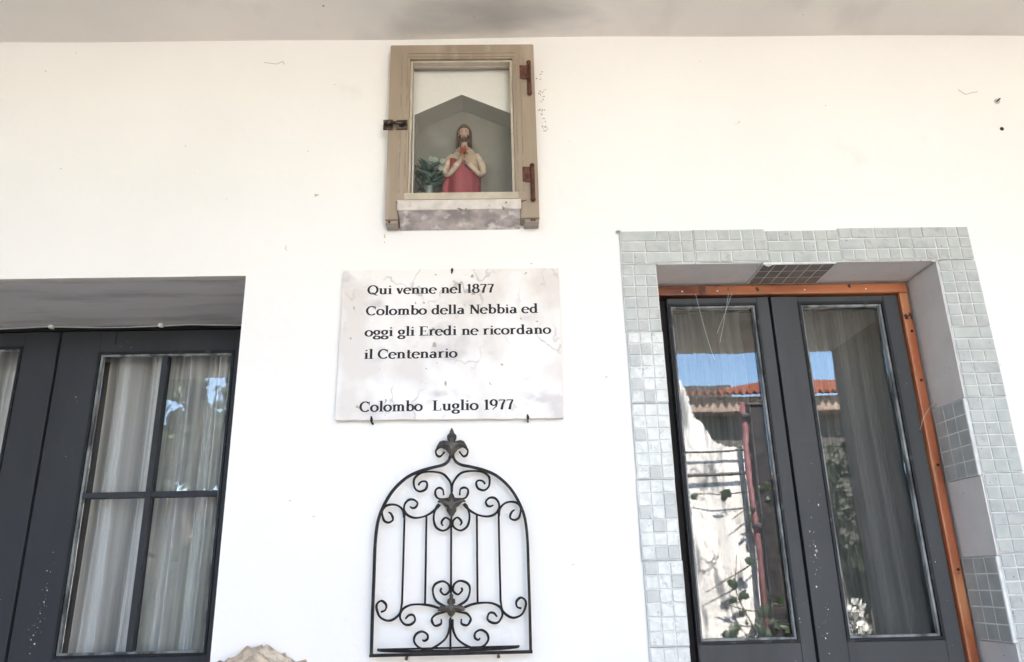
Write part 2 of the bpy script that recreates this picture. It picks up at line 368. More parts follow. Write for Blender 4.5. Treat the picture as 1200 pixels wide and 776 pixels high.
# plaster plate with a pentagonal opening
outer = [(NX0, NZ0), (NX1, NZ0), (NX1, 2.802), (NX1, NZ1), (-.092, NZ1), (NX0, NZ1), (NX0, 2.80)]
def quad(bm, pts, y): bm.faces.new([bm.verts.new((x, y, z)) for x, z in pts])
Y0 = .003
quad(bm, [(NX0,NZ0),(NX1,NZ0),pent[1],pent[0]], Y0); quad(bm, [(NX1,NZ0),(NX1,2.802),pent[2],pent[1]], Y0)
quad(bm, [(NX1,2.802),(NX1,NZ1),(-.092,NZ1),pent[3],pent[2]], Y0); quad(bm, [(-.092,NZ1),(NX0,NZ1),(NX0,2.80),pent[4],pent[3]], Y0)
quad(bm, [(NX0,2.80),(NX0,NZ0),pent[0],pent[4]], Y0)
bmesh.ops.remove_doubles(bm, verts=bm.verts, dist=.0001)
obj('niche_front', bm, 'plaster', nic)
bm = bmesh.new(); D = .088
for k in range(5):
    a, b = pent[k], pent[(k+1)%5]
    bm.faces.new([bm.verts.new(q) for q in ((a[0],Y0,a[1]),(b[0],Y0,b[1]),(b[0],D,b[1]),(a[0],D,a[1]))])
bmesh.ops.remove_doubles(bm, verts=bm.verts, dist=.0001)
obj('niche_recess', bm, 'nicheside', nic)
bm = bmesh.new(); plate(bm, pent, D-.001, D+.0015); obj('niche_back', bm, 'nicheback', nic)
bm = bmesh.new(); box(bm, NX0-.002, NX1+.002, D+.002, D+.02, NZ0, NZ1); obj('niche_backing', bm, 'dark', nic)

# ------------------------------------------------------------------ cabinet over the niche
cab = thing('shrine_cabinet', 'beige wooden cabinet with glass door, hung high on the white wall', 'cabinet')
X0, X1, Z0, Z1 = -.305, .1285, 2.425, 3.0115
def member(bm, pts, prof): pass
bm = plate(bmesh.new(), [(X0,Z0),(-.2685,Z0),(-.2685,2.4765),(X0+.027,2.4765),(X0+.027,Z1-.029),(X1-.034,Z1-.029),(X1-.034,2.4765),(.0755,2.4765),(.0755,Z0),(X1,Z0),(X1,Z1),(X0,Z1)], -.050, -.0005)
bmesh.ops.bevel(bm, geom=bm.edges[:], offset=.002, segments=2, affect='EDGES')
obj('cabinet_frame', bm, 'champagne', cab)
for a, b in ((X0+.001, X0+.035), (X1-.042, X1-.001)): obj('bottom_block', B(a, b, -.046, -.003, Z0-.012, Z0-.001, bev=.002), 'champagneh', cab)
sash = obj('cabinet_door', ring(X0+.029, X1-.036, 2.478, Z1-.031, -.2438-(X0+.029), X1-.036-.063, Z1-.031-2.9552, 2.503-2.478, -.056, -.012, .003), 'champagne', cab)
obj('bottom_rail', B(-.252, .070, -.0600, -.0562, 2.481, 2.5025, bev=.0015), 'lip', sash)
bm = bmesh.new()
box(bm, -.2435, -.2365, -.048, -.014, 2.5035, 2.9545, bev=.0015); box(bm, .0545, .0625, -.048, -.014, 2.5035, 2.9545, bev=.0015)
box(bm, -.236, .054, -.048, -.014, 2.9485, 2.9545, bev=.0015)
obj('glazing_lip', bm, 'lip', sash)
obj('glass_pane', B(-.236, .054, -.030, -.027, 2.504, 2.948), 'glass_thin', sash)
# fine grooves: thin raised strips round the sash and frame
for x in (-.268, -.2515, .0715, .087): obj('beading', B(x-.0016, x+.0016, -.0585, -.0562, 2.506, Z1-.038, bev=.0007), 'champagneh', sash)
for z_ in (2.962, 2.9745): obj('beading', B(-.2495, .0695, -.0585, -.0562, z_-.0012, z_+.0012, bev=.0005), 'champagneh', sash)
bm = bmesh.new()
box(bm, X0+.0275, X0+.0288, -.046, -.0455, 2.44, Z1-.03); box(bm, X1-.0356, X1-.0345, -.046, -.0455, 2.44, Z1-.03)
obj('frame_gap', bm, 'black', cab)
for zc in (2.905, 2.548):
    bm = bmesh.new(); box(bm, .084, .106, -.0605, -.0565, zc-.024 if zc > 2.7 else zc-.012, zc+.022 if zc > 2.7 else zc+.034, bev=.001)
    h = obj('hinge', bm, 'rust', cab)
    bm = bmesh.new(); zt = zc+.03 if zc > 2.7 else zc+.036
    tube(bm, [(.112, -.060, zt-.105), (.112, -.060, zt-.1), (.112, -.060, zt)], .0062, 10); sphere(bm, (.112, -.060, zt+.002), .007, seg=8); sphere(bm, (.112, -.060, zt-.106), .0075, seg=8)
    obj('hinge_pin', bm, 'rust', h, True)
bm = bmesh.new(); box(bm, -.318, -.290, -.0575, -.0515, 2.712, 2.744, bev=.001); box(bm, -.279, -.247, -.064, -.0575, 2.709, 2.739, bev=.001)
lt = obj('latch', bm, 'bronze', cab)
bm = bmesh.new(); tube(bm, [(-.313,-.061,2.728),(-.296,-.066,2.729),(-.270,-.067,2.726),(-.252,-.066,2.726)], .0045, 8); sphere(bm, (-.300,-.066,2.729), .0085, seg=8)
obj('latch_bolt', bm, 'bronze', lt, True)
bm = bmesh.new(); box(bm, -.270, -.257, -.0655, -.0642, 2.716, 2.731); obj('latch_slot', bm, 'black', lt)
for x in (X0+.012, X1-.014, X1-.022): 
    bm = bmesh.new(); sphere(bm, (x, -.047, Z0-.006), .0035, seg=8); obj('rusty_screw', bm, 'rust', cab)
# marble sill: pale front edge, sloping underside back to the wall
sill = thing('marble_sill', 'stained pinkish marble block under the cabinet bottom rail', 'sill')
bm = bmesh.new()
prof = [(-.001, 2.4125), (-.058, 2.438), (-.0665, 2.444), (-.0665, 2.4725), (-.001, 2.474)]
a = [bm.verts.new((-.2665, y, z)) for y, z in prof]; b = [bm.verts.new((.0745, y, z)) for y, z in prof]
bm.faces.new(a); bm.faces.new(b[::-1])
for k in range(5): bm.faces.new([a[k], b[k], b[(k+1)%5], a[(k+1)%5]])
bmesh.ops.bevel(bm, geom=bm.edges[:], offset=.0015, segments=2, affect='EDGES')
obj('sill_block', bm, 'marblesill', sill)
obj('sill_edge', B(-.269, .077, -.071, -.0668, 2.443, 2.474, bev=.0015), 'silltop', sill)

# ------------------------------------------------------------------ statue in the niche
st = thing('statue', 'small painted statue of a bearded figure with red mantle and gilded heart', 'statue', (-.086, .046, 2.487))
st.scale = (.9, 1, 1.0)
def fold(amp, n, ph=0): return lambda a: 1+amp*math.sin(n*a+ph)
bm = bmesh.new()
secs = [(0,.050,.036,.05),(.03,.051,.037,.05),(.08,.049,.036,.04),(.12,.049,.036,.03),(.16,.048,.034,.03),(.185,.048,.030,.02),(.203,.036,.026,.01),(.216,.026,.020,0),(.222,.0135,.0135,0),
        (.236,.0125,.013,0),(.240,.0145,.0165,0),(.248,.0175,.0205,0),(.258,.0195,.0225,0),(.268,.0200,.0235,0),(.279,.0190,.023,0),(.287,.0150,.019,0),(.293,.0070,.010,0)]
fine = []
for a, b in zip(secs, secs[1:]):
    nn_ = 4 if a[0] > .235 else 1
    for q in range(nn_): fine.append(tuple(a[k]+(b[k]-a[k])*q/nn_ for k in range(4)))
secs = fine+[secs[-1]]
rings = []
for z, rx, ry, am in secs:
    cy = -.004 if z > .236 else 0
    r = ell(0, cy, z, rx, ry, 36, fold(am, 9))
    for v in r:                                  # a face on the front of the head
        if z > .239 and v.y < cy-ry*.55:
            ax = abs(v.x)
            if .2525 < z < .268 and ax < .0042: v.y -= .0052*(1-(z-.2525)/.018)
            if .262 < z < .270 and .0035 < ax < .011: v.y += .0022
            if .237 < z < .2475: v.y -= .0022
    rings.append(r)
loft(bm, rings)
for s in (-1, 1):
    # sleeves and forearms bent across the chest
    up_ = crom([(s*.038,0,.193), (s*.055,-.006,.165), (s*.062,-.016,.128), (s*.047,-.038,.114), (s*.026,-.048,.132), (s*.013,-.050,.147)], 5)
    tube(bm, up_, .016, 12, rf=lambda t: .0135+.0022*math.sin(t*9)-.0065*t)
    hx, hy, hz = s*.011, -.053, .153
    sphere(bm, (hx, hy, hz), .0072, .0045, .0095, 10)
    for f in range(4):
        q = Vector((hx-s*(.001+.0015*f), hy-.002, hz+.006-.003*f)); L_ = (.010,.0115,.011,.009)[f]
        d = Vector((-s*.75, -.25, .62-.22*f)).normalized()
        tube(bm, [q, q+d*L_*.6, q+d*L_+Vector((0,.002,-.001))], .0017, 6, .0011)
    q = Vector((hx+s*.001, hy-.003, hz+.006)); tube(bm, [q, q+Vector((s*.001,-.002,.006)), q+Vector((-s*.001,-.003,.010))], .0019, 6, .0012)
body = obj('body', bm, 'tunic', st, True)
body.data.materials.append(MAT['skin']); body.data.materials.append(MAT['hair'])
for pl in body.data.polygons:
    c = pl.center
    if c.y < -.012 and (.233 < c.z < .2460 or (.2335 < c.z < .2560 and abs(c.x) > .0100) or (.2490 < c.z < .2512 and abs(c.x) < .0070)): pl.material_index = 2
    elif 0: pass
    elif c.z > .217 or (c.z > .200 and c.y < -.012 and abs(c.x) < (c.z-.196)*.7) or (c.y < -.043 and abs(c.x) < .024 and c.z > .137): pl.material_index = 1
bm = bmesh.new()  # red mantle wrapped round the lower body and over one arm
rings = []
for i, z in enumerate((-.001,.02,.05,.08,.11,.135,.150)):
    t = i/6
    r = ell(0, 0, z, .0545-.002*t, .043-.001*t, 40, lambda a: 1+.035*math.sin(11*a+.6)+.02*math.sin(5*a))
    for v in r:
        v.z += (-.034*(v.x/.05)-.004)*t; 
    rings.append(r)
loft(bm, rings); 
tube(bm, crom([(-.052,-.012,.115),(-.060,-.018,.09),(-.062,-.018,.05),(-.058,-.01,0)],5), .014, 10, rf=lambda t: .008+.006*t)
obj('mantle', bm, 'mantle', st, True)
bm = bmesh.new()
loft(bm, [ell(0,.005 if z < .275 else -.0025,z,rx,ry,20, fold(.05,7)) for z, rx, ry in ((.205,.020,.012),(.222,.0235,.0135),(.245,.0245,.018),(.268,.0240,.0230),(.279,.0225,.0275),(.287,.0190,.0265),(.295,.012,.0180),(.301,.005,.007))])
for s in (-1,1): tube(bm, crom([(s*.007,-.012,.288),(s*.0190,-.015,.276),(s*.0215,-.014,.255),(s*.022,-.014,.232),(s*.024,-.014,.212)],4), .0052, 8, rf=lambda t:.0052-.0012*t)
obj('hair', bm, 'hair', st, True)
bm = bmesh.new()
for s in (-1,1): sphere(bm, (s*.0070,-.0262,.2655), .0028, .0012, .0014, 8)
obj('eye', bm, 'hair', st, True)
bm = bmesh.new(); pts = []
for k in range(24):
    a = 2*math.pi*k/24; pts.append((.00065*16*math.sin(a)**3, .176+.00065*(13*math.cos(a)-5*math.cos(2*a)-2*math.cos(3*a)-math.cos(4*a))))
plate(bm, pts, -.066, -.060)
hh = obj('heart', bm, 'wound', st)
bm = bmesh.new()
for k in range(14):
    a = 2*math.pi*k/14; c = Vector((0,-.060,.176)); d = Vector((math.cos(a),0,math.sin(a)))
    tube(bm, [c+d*.008, c+d*(.022 if k % 2 else .017)], .0026, 5, .0010)
obj('gilded_ray', bm, 'gold', hh)

# ------------------------------------------------------------------ vase and artificial bouquet
vx, vy, vz = -.190, .040, 2.492
bm = bmesh.new(); loft(bm, [ell(0,0,z,r,r,18) for z, r in ((0,.017),(.004,.019),(.03,.014),(.055,.013),(.075,.018),(.079,.020))])
tag(obj('vase', bm, 'vase', smooth=True, loc=(vx,vy,vz)), 'small grey glass vase on the niche floor left of the statue', 'vase')
bq = thing('bouquet', 'artificial bouquet of dark green leaves and whitish flowers standing in the small vase', 'flowers', (vx, vy, vz+.075))
def leaf_mesh(L_, w, bend=.3, n=5):
    bm = bmesh.new(); prev = None
    for i in range(n+1):
        t = i/n; hw = w*math.sin(math.pi*min(1, .08+t*.92))**.8*.5 if i < n else .0004
        z = L_*t; y = bend*L_*t*t
        row = [bm.verts.new((-hw, y-.12*hw*2, z)), bm.verts.new((0, y+.25*hw, z)), bm.verts.new((hw, y-.12*hw*2, z))]
        if prev:
            for k in range(2): bm.faces.new([prev[k], prev[k+1], row[k+1], row[k]])
        prev = row
    me = bpy.data.meshes.new('leaf'); bm.to_mesh(me); bm.free(); me.materials.append(MAT['leafd']); return me
lm = leaf_mesh(.052, .013)
for i in range(30):
    a = i*2.4; o = link('leaf', lm, None, bq)
    o.location = (.014*math.cos(a), .010*math.sin(a)-.006, random.uniform(-.012, .075))
    o.rotation_euler = (0, R(random.choice((-1,1))*random.uniform(25, 75)), R(random.uniform(-35,35))); o.scale = (1,1,random.uniform(.75,1.1))
bm = bmesh.new()
for i in range(6): tube(bm, crom([(0,0,-.07),(.004*math.cos(i),.003*math.sin(i),0),(.02*math.cos(i*1.1),.010*math.sin(i*1.1),.07)],4), .0012, 5)
obj('stem', bm, 'leafd', bq)
for fx, fz in ((.018,.088),(.036,.062),(.004,.096),(.040,.084)):
    bm = bmesh.new(); c = Vector((fx, -.016+random.uniform(-.006,.006), fz))
    for k in range(7):
        a = 2*math.pi*k/7; d = Vector((math.cos(a), -.35, math.sin(a)))
        sphere(bm, c+d*.0055*random.uniform(.8,1.3), .0036, .0018, .0036, 6)
    sphere(bm, c+Vector((0,-.004,0)), .003, seg=6)
    obj('flower', bm, 'flower', bq, True)

# ------------------------------------------------------------------ marble plaque and its inscription
pq = thing('marble_plaque', 'white veined marble plaque with black Italian inscription, held by three iron pins', 'plaque')
bm = bmesh.new()
edge = []
cn = [(-.4215,1.864),(.1745,1.859),(.1765,2.283),(-.4195,2.286)]
for k in range(4):
    a, b = cn[k], cn[(k+1)%4]
    for i in range(24):
        t = i/24; j = .0009 if i else 0
        edge.append((a[0]+(b[0]-a[0])*t+random.uniform(-j,j), a[1]+(b[1]-a[1])*t+random.uniform(-j,j)))
plate(bm, edge, -.021, -.002); obj('slab', bm, 'marble', pq)

TK, TN, SF = .185, .105, .085
def arc(cx, cy, rx, ry, a0=0, a1=360, th=TK, tn=TN):
    n = max(8, int(abs(a1-a0)/15)); P = []
    for i in range(n+1):
        a = R(a0+(a1-a0)*i/n); w = tn+(th-tn)*abs(math.cos(a))**1.3; P.append((cx+rx*math.cos(a), cy+ry*math.sin(a), w))
    return P
def ln(x0, y0, x1, y1, w=TK): return [(x0, y0, w), (x1, y1, w)]
def stem(x, y0, y1, top='l', bot='b', w=TK):
    o = [ln(x, y0, x, y1, w)]
    h = w/2
    if top == 'l': o.append([(x-h-SF, y1-.045, .04), (x+h*.2, y1-.02, .07)])
    if top == 'b': o.append(ln(x-h-SF, y1-.025, x+h+SF, y1-.025, .052))
    if bot == 'b': o.append(ln(x-h-SF, y0+.025, x+h+SF, y0+.025, .052))
    if bot == 'r': o.append(ln(x, y0+.025, x+h+SF, y0+.025, .052))
    return o
GL = {
 'Q': ([arc(.42,.5,.36,.47), [(.30,.20,.06),(.48,.12,.11),(.62,-.06,.12),(.82,-.10,.05)]], .88),
 'u': (stem(.17,.18,.66,'l',None)+[arc(.345,.2,.175,.17,180,350)]+stem(.53,0,.66,'l','r'), .72),
 'i': (stem(.18,0,.66)+[ln(.18,.82,.18,.95,.14)], .36),
 'v': ([ln(.08,.64,.27,.02), ln(.27,.02,.45,.64,TN), ln(0,.635,.2,.635,.05), ln(.36,.635,.54,.635,.05)], .56),
 'e': ([arc(.30,.33,.25,.32,4,318), ln(.08,.37,.55,.37,.065)], .60),
 'n': (stem(.18,0,.66)+[arc(.36,.44,.175,.19,175,0)]+stem(.535,0,.46,None), .72),
 'l': (stem(.18,0,1.05), .36),
 '1': (stem(.25,0,1.0,None)+[ln(.08,.84,.25,.98,.06)], .48),
 '8': ([arc(.29,.76,.18,.21), arc(.29,.28,.23,.26)], .60),
 '7': ([ln(.06,.93,.54,.93,.10), [(.51,.93,.14),(.34,.5,.17),(.26,0,.20)], ln(.08,.97,.08,.80,.05)], .58),
 'C': ([arc(.43,.5,.36,.47,42,318), ln(.73,.64,.73,.97,.055)], .82),
 'o': ([arc(.31,.33,.25,.30)], .64),
 'm': (stem(.18,0,.66)+[arc(.345,.44,.16,.19,175,0)]+stem(.505,0,.46,None)+[arc(.67,.44,.16,.19,175,0)]+stem(.83,0,.46,None), 1.02),
 'b': (stem(.18,0,1.05,'l',None)+[arc(.38,.33,.215,.30)], .68),
 'd': (stem(.52,0,1.05,'l','r')+[arc(.32,.33,.215,.30)], .72),
 'a': ([arc(.29,.44,.17,.19,150,0), ln(.46,.46,.46,.02), ln(.46,.03,.60,.03,.055), arc(.27,.19,.175,.17)], .64),
 'N': (stem(.16,0,1,'b','b',.12)+[ln(.16,.98,.70,.02,.20)]+stem(.70,0,1,'b',None,.12), .86),
 'g': ([arc(.28,.42,.19,.21), arc(.29,-.13,.23,.15), [(.16,.24,.06),(.14,.10,.06),(.34,.02,.09)], ln(.42,.56,.56,.63,.06)], .60),
 'E': (stem(.17,0,1,'b','b',.20)+[ln(.17,.965,.62,.965,.065), ln(.17,.5,.50,.5,.06), ln(.17,.035,.65,.035,.065), ln(.62,.98,.62,.78,.05), ln(.65,.02,.65,.24,.05), ln(.50,.40,.50,.60,.05)], .72),
 'r': (stem(.18,0,.66)+[arc(.37,.44,.17,.19,175,55)], .52),
 'c': ([arc(.30,.33,.245,.30,48,318), ln(.47,.47,.47,.57,.10)], .56),
 't': ([ln(.20,.12,.20,.88), arc(.32,.13,.13,.11,180,320), ln(.06,.625,.40,.625,.055)], .46),
 'L': (stem(.17,0,1,'b','b')+[ln(.17,.035,.60,.035,.065), ln(.60,.02,.60,.26,.05)], .68),
 '9': ([arc(.29,.69,.22,.28), [(.51,.66,.13),(.47,.32,.11),(.20,0,.06)]], .60),
}
def text_line(s, x0, x1, z, h, parent):
    adv = sum(.34 if c == ' ' else GL[c][1] for c in s); k = (x1-x0)/adv
    bm = bmesh.new(); x = x0; n = 0
    for c in s:
        if c == ' ': x += .34*k; continue
        for st_ in GL[c][0]:
            n += 1; yf = -.0214-.00002*(n % 9)
            L_, R_ = [], []
            for i, (px, pz, w) in enumerate(st_):
                a = st_[max(i-1,0)]; b = st_[min(i+1,len(st_)-1)]; dx, dz = b[0]-a[0], b[1]-a[1]
                l = math.hypot(dx, dz) or 1; nx_, nz_ = -dz/l, dx/l
                L_.append((x+(px+nx_*w/2)*k, z+(pz+nz_*w/2)*h)); R_.append((x+(px-nx_*w/2)*k, z+(pz-nz_*w/2)*h))
            va = [bm.verts.new((p_[0], yf, p_[1])) for p_ in L_]; vb = [bm.verts.new((p_[0], yf, p_[1])) for p_ in R_]
            for i in range(len(va)-1): bm.faces.new([va[i], va[i+1], vb[i+1], vb[i]])
        x += GL[c][1]*k
    return obj('inscription_line', bm, 'ink', parent)
text_line('Qui venne nel 1877', -.350, -.002, 2.2125, .0265, pq)
text_line('Colombo della Nebbia ed', -.352, .118, 2.1515, .0265, pq)
text_line('oggi gli Eredi ne ricordano', -.353, .151, 2.091, .0265, pq)
text_line('il Centenario', -.353, -.103, 2.028, .0265, pq)
text_line('Colombo', -.359, -.194, 1.884, .0275, pq)
text_line('Luglio 1977', -.168, .045, 1.884, .0275, pq)
for x, z, s in ((-.118, 2.279, 1), (-.326, 1.862, -1), (.081, 1.860, -1)):
    bm = bmesh.new(); tube(bm, crom([(x+.001, 0, z+.006*s), (x, -.012, z+.007*s), (x, -.024, z+.002*s), (x-.001, -.026, z-.009*s)], 4), .0024, 6)
    sphere(bm, (x, -.026, z), .0036, .003, .007, 8)
    obj('iron_pin', bm, 'iron', pq, True)

# ------------------------------------------------------------------ wrought iron grille
gr = thing('iron_grille', 'black wrought iron wall grille with arched top, scrolls and leaf finial, below the plaque', 'grille', (-.117, -.030, 1.2955))
HALF = {
'curl': [(0.001, 0.462), (-0.001, 0.476), (-0.008, 0.487), (-0.019, 0.491), (-0.033, 0.49), (-0.041, 0.481), (-0.038, 0.47), (-0.03, 0.467), (-0.023, 0.473), (-0.019, 0.479)],
'A': [(-0.001, 0.376), (-0.002, 0.396), (-0.01, 0.411), (-0.023, 0.423), (-0.041, 0.428), (-0.063, 0.429), (-0.081, 0.425), (-0.094, 0.413), (-0.096, 0.4), (-0.092, 0.387), (-0.081, 0.38), (-0.067, 0.384), (-0.062, 0.395), (-0.065, 0.404), (-0.074, 0.405), (-0.081, 0.401), (-0.084, 0.395)],
'B': [(-0.001, 0.367), (-0.005, 0.362), (-0.018, 0.359), (-0.034, 0.362), (-0.041, 0.372), (-0.04, 0.383), (-0.031, 0.388), (-0.022, 0.382), (-0.02, 0.369)],
'C': [(-0.031, 0.348), (-0.038, 0.34), (-0.044, 0.323), (-0.044, 0.306), (-0.038, 0.291), (-0.024, 0.283), (-0.011, 0.286), (-0.003, 0.296), (-0.004, 0.307), (-0.014, 0.314), (-0.022, 0.309), (-0.025, 0.301), (-0.021, 0.294)],
'D': [(-0.029, 0.346), (-0.045, 0.331), (-0.066, 0.319), (-0.09, 0.315), (-0.108, 0.321), (-0.118, 0.333), (-0.118, 0.348), (-0.109, 0.359), (-0.096, 0.36), (-0.086, 0.352), (-0.089, 0.342), (-0.097, 0.339), (-0.105, 0.343)],
'E': [(-0.118, 0.316), (-0.121, 0.333), (-0.133, 0.345), (-0.148, 0.349), (-0.164, 0.346), (-0.173, 0.334), (-0.172, 0.321), (-0.167, 0.309), (-0.157, 0.305), (-0.147, 0.31), (-0.147, 0.318), (-0.152, 0.327), (-0.158, 0.33)],
'F': [(-0.119, 0.114), (-0.125, 0.09), (-0.147, 0.076), (-0.17, 0.084), (-0.18, 0.105), (-0.177, 0.117), (-0.167, 0.121), (-0.157, 0.112), (-0.159, 0.1), (-0.169, 0.096)],
'G': [(-0.015, 0.096), (-0.046, 0.107), (-0.072, 0.111), (-0.099, 0.11), (-0.118, 0.1), (-0.123, 0.083), (-0.113, 0.068), (-0.098, 0.066), (-0.087, 0.075), (-0.091, 0.087), (-0.102, 0.087), (-0.11, 0.079)],
'H': [(-0.006, 0.103), (-0.019, 0.107), (-0.038, 0.12), (-0.045, 0.142), (-0.039, 0.157), (-0.021, 0.163), (-0.007, 0.155), (-0.004, 0.141), (-0.016, 0.132), (-0.026, 0.14), (-0.024, 0.148)],
'I': [(-0.006, 0.096), (-0.019, 0.092), (-0.036, 0.088), (-0.046, 0.079), (-0.045, 0.069), (-0.038, 0.062), (-0.025, 0.066), (-0.024, 0.077)],
'J': [(-0.003, 0.076), (-0.004, 0.055), (-0.013, 0.034), (-0.03, 0.02), (-0.052, 0.01), (-0.075, 0.014), (-0.088, 0.028), (-0.085, 0.043), (-0.071, 0.05), (-0.058, 0.044), (-0.056, 0.034), (-0.064, 0.029), (-0.069, 0.032)],
}
fr = [(-0.1885, 0.0), (-0.189, 0.08), (-0.1885, 0.181), (-0.188, 0.255), (-0.183, 0.308), (-0.17, 0.346), (-0.148, 0.383), (-0.117, 0.413), (-0.085, 0.429), (-0.049, 0.439), (-0.023, 0.445), (-0.009, 0.455), (-0.003, 0.469)]
for s in (1, -1):
    bm = bmesh.new(); tube(bm, crom([(x*s, 0, z) for x, z in fr], 6), .004, sq=(.0033, .0055))
    obj('arched_frame', bm, 'iron', gr)
    for k, P in HALF.items():
        pts = crom([(x*s, 0 if k not in 'AD' else .001, z+(random.uniform(-.001,.001) if s < 0 else 0)) for x, z in P], 6)
        bm = bmesh.new(); tube(bm, pts, .003, 8, rf=lambda t: (.0028+.00035*math.sin(t*23+len(P)))-.0006*max(0, t-.8)*5)
        obj('scroll', bm, 'iron', gr, True)
    for P in ([(-.1175,.330),(-.1178,.25),(-.119,.112)], [(-.063,.320),(-.063,.215),(-.0635,.110)]):
        bm = bmesh.new(); tube(bm, [(x*s, .001, z) for x, z in P], .0026, 8); obj('upright_bar', bm, 'iron', gr, True)
bm = bmesh.new(); tube(bm, [(-.001,.001,.315),(-.001,.001,.132)], .0026, 8); obj('upright_bar', bm, 'iron', gr, True)
bm = bmesh.new(); tube(bm, [(-.002,.002,.08),(-.002,.002,.003)], .0026, 8); obj('upright_bar', bm, 'iron', gr, True)
obj('base_bar', B(-.193, .193, -.006, .006, -.004, .003, bev=.001), 'iron', gr)
bm = bmesh.new(); tube(bm, [(.166*math.cos(R(a))-.006, -.004-.085*math.sin(R(a)), .0125) for a in range(0, 181, 9)], .0032, 8); obj('bow_shelf', bm, 'iron', gr, True)
bm = bmesh.new(); tube(bm, [(-.172,-.002,.0125),(.16,-.002,.0125)], .0022, 8); obj('shelf_rail', bm, 'iron', gr, True)
for x in (-.105, .112):
    bm = bmesh.new(); tube(bm, [(x,.029,-.003),(x,-.004,-.007)], .003, 6); sphere(bm, (x,-.006,-.009), .004, seg=8); obj('fixing_screw', bm, 'rust', gr)
def leaf_orn(name, outline, y=-.004, th=.005):
    """raised pointed leaf: outline fanned to a proud ridge"""
    bm = bmesh.new(); cx = sum(p[0] for p in outline)/len(outline); cz = sum(p[1] for p in outline)/len(outline)
    f = [bm.verts.new((x, y, z)) for x, z in outline]; b = [bm.verts.new((x, y+.003, z)) for x, z in outline]; n = len(f)
    inn = [bm.verts.new((cx+(x-cx)*.45, y-th, cz+(z-cz)*.45)) for x, z in outline]
    for k in range(n):
        j = (k+1) % n
        bm.faces.new([f[k], f[j], inn[j], inn[k]]); bm.faces.new([f[k], b[k], b[j], f[j]])
    bm.faces.new(inn); bm.faces.new(b)
    return obj(name, bm, 'ironleaf', gr)
leaf_orn('leaf_finial', [(0,.541),(.005,.532),(.006,.527),(.012,.520),(.012,.512),(.008,.504),(.014,.502),(.022,.508),(.031,.505),(.036,.497),(.040,.490),(.028,.489),(.016,.484),(.008,.474),(.004,.463),
                 (-.004,.463),(-.008,.474),(-.016,.484),(-.028,.489),(-.040,.490),(-.036,.497),(-.031,.505),(-.022,.508),(-.014,.502),(-.008,.504),(-.012,.512),(-.012,.520),(-.006,.527),(-.005,.532)])
lo_ = [(0,.380),(.005,.370),(.010,.358),(.020,.357),(.030,.360),(.036,.352),(.026,.350),(.018,.342),(.012,.338),(.012,.330),(.006,.320),(0,.313)]
leaf_orn('leaf_ornament', lo_+[(-x, z) for x, z in lo_[1:-1][::-1]])
l2 = [(0,.137),(.005,.131),(.004,.124),(.009,.121),(.010,.113),(.005,.108),(.014,.107),(.024,.108),(.031,.103),(.033,.095),(.022,.094),(.012,.094),(.007,.086),(0,.080)]
leaf_orn('leaf_ornament', l2+[(-x, z) for x, z in l2[1:-1][::-1]])

# ------------------------------------------------------------------ rough stone at the wall foot of the frame
bm = bmesh.new(); bmesh.ops.create_icosphere(bm, subdivisions=5, radius=1)
from mathutils import noise as NZ
for v in bm.verts:
    c = v.co.copy(); q = Vector((max(-1,min(1,c.x*1.25)), c.y, c.z))
    d = -.02+.09*NZ.noise(c*2.2)+.12*NZ.noise(c*5)+.09*NZ.noise(c*15+Vector((3,1,2)))
    top = max(0, c.z)
    v.co = Vector((q.x*(.150+.04*(1-top)), q.y*.085, q.z*.20))*(1+d)
    v.co.z -= .12*abs(v.co.x)*top
tag(obj('rough_stone', bm, 'stone', None, True, (-.575, -.015, 1.118)), 'rough beige stone with dark pits jutting from the wall beside the left glazed door', 'stone')

# ------------------------------------------------------------------ mosaic surround of the right opening
sr = thing('tiled_surround', 'grey mosaic tile surround with white joints framing the double door', 'door surround')
TW = .0333; GP = .0027
tile_mesh = {}
def tmesh(w, h, m, pr=.003):
    k = (round(w,4), round(h,4), m, pr)
    if k in tile_mesh: return tile_mesh[k]
    bm = bmesh.new(); b = .0016
    # x across, y proud (0 base, -.003 face), z up
    o_ = [bm.verts.new((sx*w/2, 0, sz*h/2)) for sx, sz in ((-1,-1),(1,-1),(1,1),(-1,1))]
    c_ = [bm.verts.new((sx*(w/2-b*.2), -pr*.6, sz*(h/2-b*.2))) for sx, sz in ((-1,-1),(1,-1),(1,1),(-1,1))]
    i_ = [bm.verts.new((sx*(w/2-b), -pr, sz*(h/2-b))) for sx, sz in ((-1,-1),(1,-1),(1,1),(-1,1))]
    for A, B_ in ((o_, c_), (c_, i_)):
        for q in range(4): bm.faces.new([A[q], A[(q+1)%4], B_[(q+1)%4], B_[q]])
    bm.faces.new(i_); bmesh.ops.recalc_face_normals(bm, faces=bm.faces)
    me = bpy.data.meshes.new('tile'); bm.to_mesh(me); bm.free(); me.materials.append(MAT[m]); tile_mesh[k] = me; return me
rt_ = random.Random(11)
